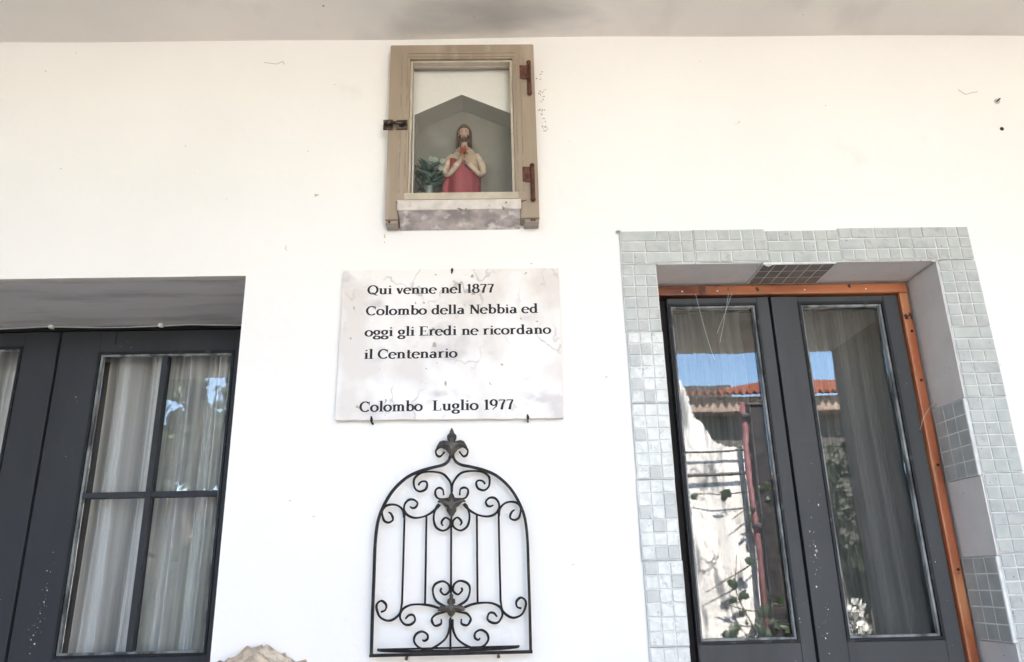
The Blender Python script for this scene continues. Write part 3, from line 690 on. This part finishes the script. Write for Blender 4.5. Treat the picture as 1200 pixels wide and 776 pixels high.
def slab(cx, cz, w, h, off=0, nw=6, nh=3, merge_p=.0, mats=('tileA','tileB','tileC'), edge=.0032):
    """one large ceramic: a white-jointed body and its raised mosaic squares"""
    y = -.010-off
    obj('tile_body', B(cx-w/2+.0008, cx+w/2-.0008, y, -.0005, cz-h/2+.0008, cz+h/2-.0008, bev=.0012), 'grout', sr)
    cw, ch = (w-edge)/nw, (h-edge)/nh
    for j in range(nh):
        i = 0
        while i < nw:
            span = 1
            if rt_.random() < merge_p and i < nw-1: span = 2 if rt_.random() < .7 else min(3, nw-i)
            ww = cw*span-GP*(.8+.5*rt_.random()); hh_ = ch-GP*(.8+.5*rt_.random())
            me = tmesh(round(ww, 3), round(hh_, 3), rt_.choice(mats))
            o = link('tile', me, None, sr, (cx-w/2+edge/2+cw*(i+span/2)+rt_.uniform(-.0004,.0004), y+.0002, cz-h/2+edge/2+ch*(j+.5)+rt_.uniform(-.0004,.0004)))
            o.rotation_euler = (R(rt_.uniform(-1,1)), 0, R(rt_.uniform(-1.2,1.2)))
            i += span
# top course
xs = [.357, .567, .776, .986, 1.192, 1.366]
for k in range(5):
    w = xs[k+1]-xs[k]; dz = (0, .001, -.004, .001, .001)[k]
    nw = 6 if k < 4 else 5
    slab((xs[k]+xs[k+1])/2, DZ+.0515+dz, w, .103, off=.0006*(k % 2), nw=nw, nh=3, merge_p=.38)
# jambs
z = DZ-.001
for k in range(6):
    h = .2
    slab((.357+.4565)/2+(-.001, .001, 0, -.0015, .001, 0)[k], z-h/2, .0995, h, off=.0007*(k % 2), nw=3, nh=6, merge_p=.10 if k == 0 else 0, mats=('tileB','tileA','tileC') if k == 0 else (('tileB','tileD','tileD') if k == 1 else ('tileD','tileD','tileD','tileD','tileB')))  # lower left slabs take the paler glaze for brighter light
    z -= h
z = DZ-.001
for k in range(6):
    h = .2
    slab((1.2555+1.367)/2+(0, .001, -.001, .001, 0, 0)[k], z-h/2, .1115, h, off=.0007*((k+1) % 2), nw=3, nh=6, merge_p=.06, mats=('tileA','tileB','tileC'))
    z -= h
# reveal lining on the right: plain and mosaic tiles in turn, set a little unevenly
rx = DX1-.001
zz = [DZ-.002, 1.895, 1.69, 1.49, 1.285, 1.08, .88]
for k in range(6):
    zt, zb = zz[k], zz[k+1]; mos = k % 2 == 1; off = (.004, .008, .005, .009, .005, .008)[k]
    obj('reveal_tile', B(rx-off, rx, -.013, .139, zb+.001, zt-.001, bev=.0015), 'revplain' if not mos else 'grout', sr)
    if mos:
        nr = 5; cy = (.152-.006)/3; ch = (zt-zb-.004)/nr
        me = tmesh(round(cy-.0036, 4), round(ch-.0030, 4), 'revmosaic', .0011)
        for j in range(nr):
            for i in range(3):
                o = link('tile', me, None, sr, (rx-off+.0003, -.010+cy*(i+.5), zb+.002+ch*(j+.5))); o.rotation_euler = (0, 0, R(-90))
# soffit lining
for x0, x1, mos, off in ((DX0+.001, .757, False, .004), (.757, .967, True, .008), (.967, DX1-.006, False, .004)):
    obj('soffit_tile', B(x0+.001, x1-.001, -.013, .139, DZ-off, DZ-.001, bev=.0015), 'revplain' if not mos else 'grout', sr)
    if mos:
        cy = (.152-.006)/3; cx_ = (x1-x0-.004)/6; me = tmesh(round(cx_-.0024,4), round(cy-.0036,4), 'soffmosaic', .0011)
        for j in range(3):
            for i in range(6):
                o = link('tile', me, None, sr, (x0+.002+cx_*(i+.5), -.010+cy*(j+.5), DZ-off+.0003)); o.rotation_euler = (R(90), 0, 0)
# grout smears at chipped corners
bm = bmesh.new()
for x, z_ in ((.775, 2.287), (1.252, 2.293), (.357, 2.397)):
    for i in range(5): blob(bm, x+random.gauss(0,.006), z_+random.gauss(0,.002), .002+.002*random.random(), y=-.0150, th=.004, sx=2)
tag(obj('grout_smear', bm, 'grout', sr), kind='stuff')

# ------------------------------------------------------------------ right double door
dr = thing('double_door', 'dark grey double door with tall panes in an orange pine frame, inside the tiled surround', 'door')
FY = .142
obj('frame_head', B(DX0+.002, DX1-.0105, FY, FY+.05, 2.2585, DZ-.009, bev=.004), 'orange', dr)
obj('frame_jamb', B(1.2165, DX1-.0105, FY+.001, FY+.05, 0.0, 2.2580, bev=.005), 'orangev', dr)
obj('frame_jamb', B(DX0+.001, DX0+.030, FY+.001, FY+.05, 0.0, 2.2580, bev=.005), 'orangev', dr)
bm = bmesh.new(); box(bm, .612, .632, FY-.0015, FY+.02, 2.2590, 2.286); obj('frame_knot', bm, 'rust', dr)
for x in (.561, .667, .931, 1.117):
    bm = bmesh.new(); tube(bm, [(x, FY+.002, 2.270), (x, FY-.002, 2.270)], .0024, 6); obj('nail', bm, 'clip', dr)
for z_ in (2.135, 1.985, 1.74, 1.46):
    bm = bmesh.new(); tube(bm, [(1.233, FY+.002, z_), (1.2335, FY-.001, z_)], .0042, 7); obj('nail_hole', bm, 'black', dr)
obj('backing_rebate', B(DX0+.001, DX1-.002, FY+.095, FY+.10, 2.235, DZ-.002), 'black', dr)
DOOR_GAP = 0
def door_leaf(x0, x1, gx0, gx1, gz0, gz1, z1, y, parent, m, gm, bar=None, hbar=None, bo=.012, bottom_rail=.12, zb=.012):
    t = .040
    bm = bmesh.new()
    box(bm, x0, gx0-bo, y, y+t, zb, z1, bev=.002); box(bm, gx1+bo, x1, y, y+t, zb, z1, bev=.002)
    box(bm, gx0-bo+.0003, gx1+bo-.0003, y+.0006, y+t, gz1+bo, z1-.001, bev=.002)
    box(bm, gx0-bo+.0003, gx1+bo-.0003, y+.0006, y+t, gz0-bo-bottom_rail, gz0-bo, bev=.002)
    box(bm, gx0-bo+.0003, gx1+bo-.0003, y+.0006, y+t, zb, zb+.2, bev=.002)
    lf = obj('door_leaf', bm, m, parent)
    bm = bmesh.new(); box(bm, gx0-bo+.001, gx1+bo-.001, y+.014, y+.028, zb+.2, gz0-bo-bottom_rail); box(bm, gx0+.02, gx1-.02, y+.006, y+.015, zb+.23, gz0-bo-bottom_rail-.03, bev=.004)
    obj('lower_panel', bm, m, lf)
    bm = bmesh.new()   # outer dark moulding
    w = bo*.55
    box(bm, gx0-bo, gx0-bo+w, y-.004, y+.02, gz0-bo, gz1+bo, bev=.0015); box(bm, gx1+bo-w, gx1+bo, y-.004, y+.02, gz0-bo, gz1+bo, bev=.0015)
    box(bm, gx0-bo+w, gx1+bo-w, y-.0038, y+.02, gz1+bo-w, gz1+bo, bev=.0015); box(bm, gx0-bo+w, gx1+bo-w, y-.0038, y+.02, gz0-bo, gz0-bo+w, bev=.0015)
    obj('moulding', bm, 'bead_dark', lf)
    bm = bmesh.new()   # inner pale putty bead
    box(bm, gx0-bo+w, gx0, y+.004, y+.018, gz0-bo+w, gz1+bo-w, bev=.001); box(bm, gx1, gx1+bo-w, y+.004, y+.018, gz0-bo+w, gz1+bo-w, bev=.001)
    box(bm, gx0, gx1, y+.0042, y+.018, gz1, gz1+bo-w, bev=.001); box(bm, gx0, gx1, y+.0042, y+.018, gz0-bo+w, gz0, bev=.001)
    obj('glazing_bead', bm, 'bead', lf)
    cols = [(gx0, gx1)] if bar is None else [(gx0, bar-.009), (bar+.009, gx1)]
    rows_ = [(gz0, gz1)] if hbar is None else [(gz0, hbar-.009), (hbar+.009, gz1)]
    if bar is not None: obj('glazing_bar', B(bar-.009, bar+.009, y+.002, y+.034, gz0, gz1, bev=.002), m, lf)
    if hbar is not None:
        for a, b in cols: obj('glazing_bar', B(a+.0002, b-.0002, y+.003, y+.033, hbar-.009, hbar+.009, bev=.002), m, lf)
    for a, b in cols:
        for c, d in rows_:
            obj('glass_pane', B(a, b, y+.0185, y+.0215, c, d), gm, lf)
    return lf
LY = .158
obj('rebate_shade', B(DX0+.0305, .5152, LY+.022, LY+.03, .01, 2.256), 'black', dr)  # black strip puts the rebate's shadow into colour
door_leaf(.516, .8235, .532, .775, 1.300, 2.224, 2.255, LY, dr, 'door', 'glassR', bo=.013)
door_leaf(.8315, 1.2155, .926, 1.158, 1.300, 2.222, 2.255, LY, dr, 'door', 'glassR', bo=.015)
# meeting gap shadow is put in as a black strip behind the leaves
obj('meeting_shade', B(.818, .838, LY+.041, LY+.050, 0.02, 2.25), 'black', dr)
# cobweb threads, a dry stem
bm = bmesh.new()
for a, b in (((.60,.141,2.262),(.625,.150,2.12)), ((.70,.141,2.262),(.66,.150,2.11)), ((.71,.141,2.262),(.655,.152,2.14)), ((.625,.150,2.12),(.64,.152,2.06))):
    a, b = Vector(a), Vector(b); tube(bm, [a, (a+b)/2+Vector((0,0,-.004)), b], .0006, 5)
tag(obj('cobweb', bm, 'thread'), 'fine pale cobweb threads hanging from the orange door head', 'cobweb')
bm = bmesh.new(); tube(bm, crom([(1.258,.128,1.902),(1.242,.115,1.908),(1.222,.112,1.895),(1.200,.112,1.866),(1.186,.115,1.835)],6), .0014, 6, .0007)
tag(obj('dry_stem', bm, 'twig', smooth=True), 'thin curled dry stem sticking out across the orange door jamb', 'twig')

# ------------------------------------------------------------------ left glazed door
dl = thing('glazed_door', 'dark slate blue glazed door of two leaves, deep in the left opening', 'door')
LYL = .405
door_leaf(-1.412, -.722, -1.272, -.862, 1.286, 2.176, 2.262, LYL, dl, 'doorL', 'glass', bar=-1.072, hbar=1.733, bo=.014)
door_leaf(-2.112, -1.4215, -1.962, -1.546, 1.286, 2.200, 2.262, LYL+.002, dl, 'doorL', 'glass', bar=-1.76, hbar=1.733, bo=.014)
bm = bmesh.new(); box(bm, LX0+.001, LX1-.001, LYL-.004, LYL+.05, 2.2645, 2.2815); box(bm, LX1-.026, LX1-.001, LYL-.004, LYL+.05, 0, 2.264); box(bm, LX0+.001, LX0+.026, LYL-.004, LYL+.05, 0, 2.264)
obj('door_frame', bm, 'black', dl)  # black colour stands for the shadow gap over the leaves
obj('meeting_shade', B(-1.425, -1.405, LYL+.045, LYL+.052, .02, 2.26), 'black', dl)  # black strip coloured as the shadow in the meeting gap
obj('head_joint', B(-1.2375, -1.2345, LYL-.0008, LYL+.002, 2.215, 2.258), 'black', dl)
wr = thing('curtain_wire', 'thin pale wire with small white clips strung under the left lintel', 'wire')
bm = bmesh.new(); P = [(x, .365, 2.2665-.006*math.sin(math.pi*((x+1.9) % .46)/.46)) for x in [LX0+.01+i*.03 for i in range(48)] if x < LX1]
tube(bm, P, .0021, 6); obj('wire', bm, 'wire', wr, True)
for x in (-1.427, -1.079, -1.80): obj('clip', B(x-.006, x+.006, .356, .372, 2.259, 2.271, bev=.002), 'clip', wr)

def chips(parent, spots_, y, nm='paint_chip'):
    bm = bmesh.new(); rq = random.Random(31)
    for x, z, n_, sx_, sz_ in spots_:
        for i in range(n_): blob(bm, x+rq.gauss(0,sx_), z+rq.gauss(0,sz_), .0006+.0028*rq.random()**3, y=y, th=.001, sx=.35+.4*rq.random())
    tag(obj(nm, bm, 'clip', parent), kind='stuff')
chips(dr, [(.857,1.50,22,.006,.05),(.86,1.33,14,.012,.03),(1.19,1.42,5,.01,.08),(.80,1.36,8,.008,.03),(.89,1.80,4,.01,.2),(1.19,1.95,3,.008,.1)], LY-.0005)
chips(dl, [(-1.335,1.42,22,.006,.07),(-1.35,1.36,16,.01,.03),(-1.33,1.95,5,.01,.12),(-1.47,1.40,6,.008,.05),(-1.2,2.21,3,.03,.01)], LYL-.0005)
# ------------------------------------------------------------------ curtains
def curtain(x0, x1, z0, z1, y, folds, amp, m, label, seed, lean=0, group=None):
    rr = random.Random(seed); n = int((x1-x0)*420); bm = bmesh.new(); ph = [rr.uniform(0, 6.28) for _ in range(6)]
    rows_ = []; nz = 14
    for j in range(nz+1):
        t = j/nz; z_ = z0+(z1-z0)*t; r = []
        for i in range(n+1):
            u = i/n; x = x0+(x1-x0)*u
            w = math.sin(folds*6.283*u+ph[0]+.7*math.sin(5*u+ph[1])+.5*math.sin(2.2*t+ph[2]))
            d = amp*(abs(w)**.7*(1 if w > 0 else -1)) + amp*.4*math.sin(folds*2.3*6.283*u+ph[3]+t) + amp*.15*math.sin(folds*6.1*6.283*u+ph[4])
            r.append(bm.verts.new((x+lean*(1-t)+.003*math.sin(9*t+ph[5]), y+d, z_)))
        rows_.append(r)
    for a, b in zip(rows_, rows_[1:]):
        for i in range(n): bm.faces.new([a[i], a[i+1], b[i+1], b[i]])
    return tag(obj('curtain', bm, m, None, True), label, 'curtain', group)
curtain(-1.305, -.74, .05, 2.245, .512, 5.0, .036, 'curtainL', 'pale grey voile curtain in folds behind the four small panes of the left glazed door', 3, group='curtains behind the left glazed door')
curtain(-2.10, -1.47, .05, 2.245, .512, 5.5, .036, 'curtainL', 'pale grey curtain behind the leaf cut by the left edge of the photo', 4, group='curtains behind the left glazed door')
G_ = 'curtains behind the double door'
curtain(.50, .757, .05, 2.25, .255, 3.0, .014, 'curtainR', 'dark grey curtain left of the black gap behind the left pane of the double door', 5, group=G_)
curtain(.806, .868, .05, 2.25, .257, 1.0, .010, 'curtainR', 'narrow strip of grey curtain at the right edge of the left pane', 6, group=G_)
curtain(.875, .951, .05, 2.25, .255, 1.2, .012, 'curtainR', 'narrow grey curtain panel left of the dark slit behind the right pane', 8, group=G_)
curtain(.958, 1.20, .05, 2.25, .255, 3.2, .014, 'curtainR', 'wide dark grey curtain in long folds behind the right pane of the double door', 9, group=G_)

# ------------------------------------------------------------------ across the courtyard (seen only as reflections in the panes)
GY = -7.0
gw = thing('garden_wall', 'old white courtyard wall with stains and uneven top, mirrored in the double door', 'wall')
prof = [(.9,-.1),(3.62,-.1),(3.62,3.02),(3.5,3.05),(3.3,3.0),(2.85,2.98),(2.66,3.06),(2.54,3.28),(2.44,3.36),(2.38,3.68),(2.28,3.92),(.9,4.1)]
bm = bmesh.new(); pts = []
for k in range(len(prof)):
    a, b = prof[k], prof[(k+1) % len(prof)]; n = 10 if k > 1 and k < len(prof)-1 else 1
    for i in range(n):
        t = i/n; pts.append((a[0]+(b[0]-a[0])*t+(random.uniform(-.014,.014) if i else 0), a[1]+(b[1]-a[1])*t+(random.uniform(-.014,.014) if i else 0)))
plate(bm, pts, GY-.28, GY); obj('wall_body', bm, 'gardenwall', gw)
bm = bmesh.new()
for j in range(3):
    for i in range(5): box(bm, 2.2+i*.34+(j % 2)*.17, 2.2+i*.34+(j % 2)*.17+.325, GY-.001, GY+.02, .25+j*.21, .25+j*.21+.195, bev=.01)
tag(obj('exposed_block', bm, 'gardenwall', gw), kind='stuff')
pp = thing('downpipe', 'faded red downpipe on the courtyard wall, mirrored in the left pane of the double door', 'pipe', (3.01, GY+.15, 0))
bm = bmesh.new(); tube(bm, [(0,0,0),(0,0,1.8),(0,0,3.5)], .036, 14); obj('pipe', bm, 'pinkpipe', pp, True)
for z_ in (.6, 2.0, 3.3): obj('bracket', B(-.045,.045,-.08,.08,z_,z_+.05, bev=.01), 'post', pp)
ps = thing('shadow_gap_post', 'black post added for the shadow gap beside the faded red downpipe, mirrored in the double door', 'post', (3.17, GY+.13, 0))  # dark upright put in where only a shadow gap shows
obj('post_shaft', B(-.10,.10,-.08,.08,-.1,3.45,bev=.01), 'post', ps); obj('post_cap', B(-.12,.12,-.1,.1,3.451,3.48,bev=.01), 'post', ps)
cb = thing('overhead_cables', 'two sagging dark cables along the courtyard wall, mirrored in the double door', 'cable')
for z_, r_ in ((2.95,.012),(2.68,.02)):
    bm = bmesh.new(); tube(bm, [(.9+i*.25, GY+.10, z_-.03*math.sin(i*.35)-.02*i*.1) for i in range(15)], r_, 6); obj('cable', bm, 'post', cb, True)
# far house
fh = thing('far_house', 'far house, front coloured dark brown for shade, with terracotta tile roof beyond the courtyard wall, mirrored in the panes', 'house')
HY = -10.2
obj('facade', B(.2, 8.5, HY-4, HY, -.1, 4.25), 'facade', fh)
obj('fascia', B(-.0, 8.7, HY+.02, HY+.35, 4.02, 4.27, bev=.02), 'fascia', fh)
bm = bmesh.new(); nx_ = 150
ra, rb = [], []
for i in range(nx_+1):
    x = -.1+8.9*i/nx_; h = .045*math.cos(i*math.pi)  # barrel tile ridges
    ra.append(bm.verts.new((x, HY+.5, 4.30+h))); tt = max(.05, min(1, (x-3.5)/1.6)); rb.append(bm.verts.new((x, HY+.5-2.5*tt, 4.30+.78*tt+h)))
for i in range(nx_): bm.faces.new([ra[i], ra[i+1], rb[i+1], rb[i]])
o = obj('roof', bm, 'terracotta', fh); 
obj('rear_block', B(.3, 5.2, HY-5.2, HY-4.01, -.1, 5.55), 'facade', fh)
for x in (1.5, 4.2, 6.3):
    w_ = obj('window', B(x-.45, x+.45, HY+.003, HY+.03, 1.4, 2.7, bev=.01), 'fascia', fh); obj('pane', B(x-.38, x+.38, HY+.031, HY+.036, 1.47, 2.63), 'black', w_)
an = thing('antenna', 'thin television antenna on the far terracotta roof, mirrored in the right pane', 'antenna', (5.55, HY-1.0, 4.75))
bm = bmesh.new(); tube(bm, [(0,0,0),(0,0,1.1)], .018, 6)
obj('mast', bm, 'post', an); bm = bmesh.new(); tube(bm, [(-.28,0,.95),(.28,0,1.0)], .014, 6)
for i in range(6): tube(bm, [(-.25+i*.1,-.0,.80+.012*i),(-.25+i*.1,0,1.1+.005*i)], .009, 5)
obj('aerial', bm, 'post', an)

lw = thing('sky_backing_wall', 'low dark brown outbuilding wall added behind the courtyard hedge to block the sky, mirrored faintly in the left door', 'backing')  # unseen wall added to block sky through the hedge's holes
obj('wall_body', B(-9, .85, -8.9, -8.6, -.1, 2.75, bev=.02), 'facade', lw); obj('coping', B(-9.05, .88, -8.95, -8.55, 2.752, 2.83, bev=.01), 'fascia', lw)
# foliage: many small leaf faces through a volume, on stems
def leaves(bm, rnd, n, cen, rad, size, shell=.0, zmin=-9, density=None):
    k = 0; tries = 0
    while k < n and tries < n*12:
        tries += 1
        p_ = Vector((rnd.uniform(-1,1), rnd.uniform(-1,1), rnd.uniform(-1,1)))
        if p_.length > 1 or p_.length < shell: continue
        w_ = Vector((cen[0]+p_.x*rad[0], cen[1]+p_.y*rad[1], cen[2]+p_.z*rad[2]))
        if w_.z < zmin: continue
        if NZ.noise(w_*density if density else w_*1.6) < -.03: continue
        s_ = size*rnd.uniform(.6, 1.3)
        a = Vector((rnd.gauss(0,1), rnd.gauss(0,1), rnd.gauss(0,1))).normalized(); b = a.orthogonal().normalized(); c = a.cross(b)
        v_ = [bm.verts.new(w_+b*s_*x+c*s_*y+a*z_*s_) for x, y, z_ in ((-1,0,0),(0,-.5,.12),(1,0,0),(0,.5,.12))]
        bm.faces.new([v_[0], v_[1], v_[2]]); bm.faces.new([v_[0], v_[2], v_[3]]); k += 1
def tree(name, label, x, y, h, crown, n, size, seed, m='leaf', cat='tree', density=None):
    rnd = random.Random(seed); t = thing(name, label, cat, (x, y, -.12))
    bm = bmesh.new(); hc = crown[2][2] if False else h
    tube(bm, crom([(0,0,0),(.05,.03,h*.3),(-.04,0,h*.6),(.03,.02,h*.85)],5), .11, 9, .03); obj('trunk', bm, 'bark', t, True)
    for i in range(9):
        a = rnd.uniform(0,6.28); z0_ = h*rnd.uniform(.4,.8); q = Vector((math.cos(a), math.sin(a), .55))
        L_ = crown[0][1]*rnd.uniform(.6,.95)
        bm = bmesh.new(); tube(bm, crom([(0,0,z0_), q*L_*.45+Vector((0,0,z0_)), q*L_+Vector((0,0,z0_+.1))],4), .035, 6, .008); obj('limb', bm, 'bark', t, True)
    bm = bmesh.new()
    for _ in range(9):
        a = rnd.uniform(0,6.28); rr_ = crown[0][1]*rnd.uniform(.1,.75)
        leaves(bm, rnd, n//9, (rr_*math.cos(a), rr_*math.sin(a)*.8, h*.80+rnd.uniform(-.35,.40)*crown[0][1]), (crown[0][1]*.45,)*3, size, density=density)
    obj('crown', bm, m, t); return t
tree('garden_tree', 'leafy tree with open crown beyond the hedge, mirrored in the left glazed door', -4.25, -8.1, 4.9, ((0,1.35),), 5600, .085, 5)
tree('garden_tree', 'smaller bushy tree at the far left of the courtyard, mirrored beside the taller one', -6.2, -9.0, 4.0, ((0,1.6),), 3000, .09, 6)
def hedge(label, boxes, n, size, seed, m='leaf2', cat='hedge', name='hedge'):
    rnd = random.Random(seed); t = thing(name, label, cat, (boxes[0][0][0], boxes[0][0][1], -.1))
    bm = bmesh.new(); L0 = Vector(t.location)
    for c, r in boxes:
        leaves(bm, rnd, n, Vector(c)-L0, r, size)
    obj('foliage', bm, m, t)
    for c, r in boxes[:6]:
        bm = bmesh.new(); q = Vector(c)-L0; tube(bm, [(q.x,q.y,0),(q.x+.05,q.y,q.z)], .05, 7, .02); obj('stem', bm, 'bark', t, True)
    return t
hedge('tall dark hedge along the far left side of the courtyard, mirrored in the left door', [((-7.4+i*1.0,-7.4+.2*(i%2),1.15),(.8,.5,1.75)) for i in range(9)], 2600, .075, 8)
hedge('dark evergreen shrub right of the courtyard wall, mirrored in the right pane', [((4.05+i*.55,-6.55-.15*(i%2),1.2+.22*(i%3)),(.55,.40,1.75)) for i in range(7)], 1500, .07, 12)
bl = thing('bright_spot_spray', 'white leaf clusters added as bright spots on the dark shrub, mirrored low in the right pane', 'flowers', (3.60, -5.95, 0))  # white clusters added for bright spots between the foliage
for c, n_, r_ in (((.05,0,1.02),80,.17),((-.02,.05,.72),40,.12),((-.28,-.05,2.78),26,.10),((-.02,-.05,2.90),10,.06)):
    bm = bmesh.new(); rq = random.Random(int(c[2]*100))
    leaves(bm, rq, n_, c, (r_*.8,.08,r_*1.2), .05, density=.2); obj('bright_cluster', bm, 'gardenwall', bl)
bm = bmesh.new(); tube(bm, crom([(.1,-.1,0),(.05,-.1,.8),(-.05,-.1,1.8),(-.2,-.1,2.8)],5), .015, 6, .006); obj('stem', bm, 'bark', bl, True)
# vine hanging on the wall
vn = thing('climbing_vine', 'green climbing vine trailing across the white courtyard wall, mirrored in the double door', 'vine', (3.2, GY+.1, 0))
rnd = random.Random(21)
paths = [[(.3,.02,1.1),(0,.05,1.25),(-.3,.05,1.1),(-.7,.04,1.2)],[(-.2,.02,.2),(-.3,.05,.8),(-.5,.05,1.3),(-.45,.05,1.7)],[(.4,.02,.4),(.1,.05,.7),(-.2,.05,.5),(-.7,.04,.62)],[(.2,.02,.1),(.1,.05,1.0),(.25,.05,1.6),(.1,.04,2.1)],[(.55,.02,2.62),(.0,.05,2.45),(-.5,.06,2.40),(-.9,.04,2.42)], [(.5,.02,2.2),(-.1,.06,2.28),(-.45,.05,2.1)], [(.45,.03,1.75),(.0,.07,1.80),(-.4,.06,1.55),(-.85,.05,1.32)], [(.4,0,.7),(0,.06,1.0),(-.4,.07,.85),(-.9,.06,.7)],
         [(.75,0,0),(.70,.05,1.2),(.62,.05,2.2),(.6,.04,3.0)], [(-1.0,.03,.1),(-.8,.05,.6),(-.6,.06,.9)]]
leafbm = bmesh.new()
def vleaf(bm, p_, s_, rnd):
    a = Vector((rnd.gauss(0,.35), 1, rnd.gauss(0,.35))).normalized(); b = a.cross(Vector((rnd.gauss(0,1),0,rnd.gauss(0,1)))).normalized(); c = a.cross(b)
    o_ = [(0,-.9),(.55,-.55),(.95,.05),(.5,.15),(.45,.75),(0,1.2),(-.45,.75),(-.5,.15),(-.95,.05),(-.55,-.55)]
    ce = bm.verts.new(p_+a*.02); v_ = [bm.verts.new(p_+b*x*s_+c*y*s_) for x, y in o_]
    for k in range(10): bm.faces.new([ce, v_[k], v_[(k+1)%10]])
for i, P in enumerate(paths):
    pts_ = crom(P, 8); bm = bmesh.new(); tube(bm, pts_, .012, 5, .005); obj('vine_stem', bm, 'bark', vn, True)
    for q in pts_[::2]:
        if rnd.random() < (.55 if i < 8 else .95): vleaf(leafbm, q+Vector((rnd.gauss(0,.05), .05, rnd.gauss(0,.05))), rnd.uniform(.04,.09), rnd)
for i in range(150): vleaf(leafbm, Vector((.62+rnd.gauss(0,.13), .05+rnd.random()*.15, rnd.uniform(0,2.75))), rnd.uniform(.07,.13), rnd)
for i in range(120): vleaf(leafbm, Vector((rnd.gauss(.0,.38), .05+rnd.random()*.1, abs(rnd.gauss(.35,.35)))), rnd.uniform(.03,.08), rnd)
obj('vine_foliage', leafbm, 'leaf', vn)
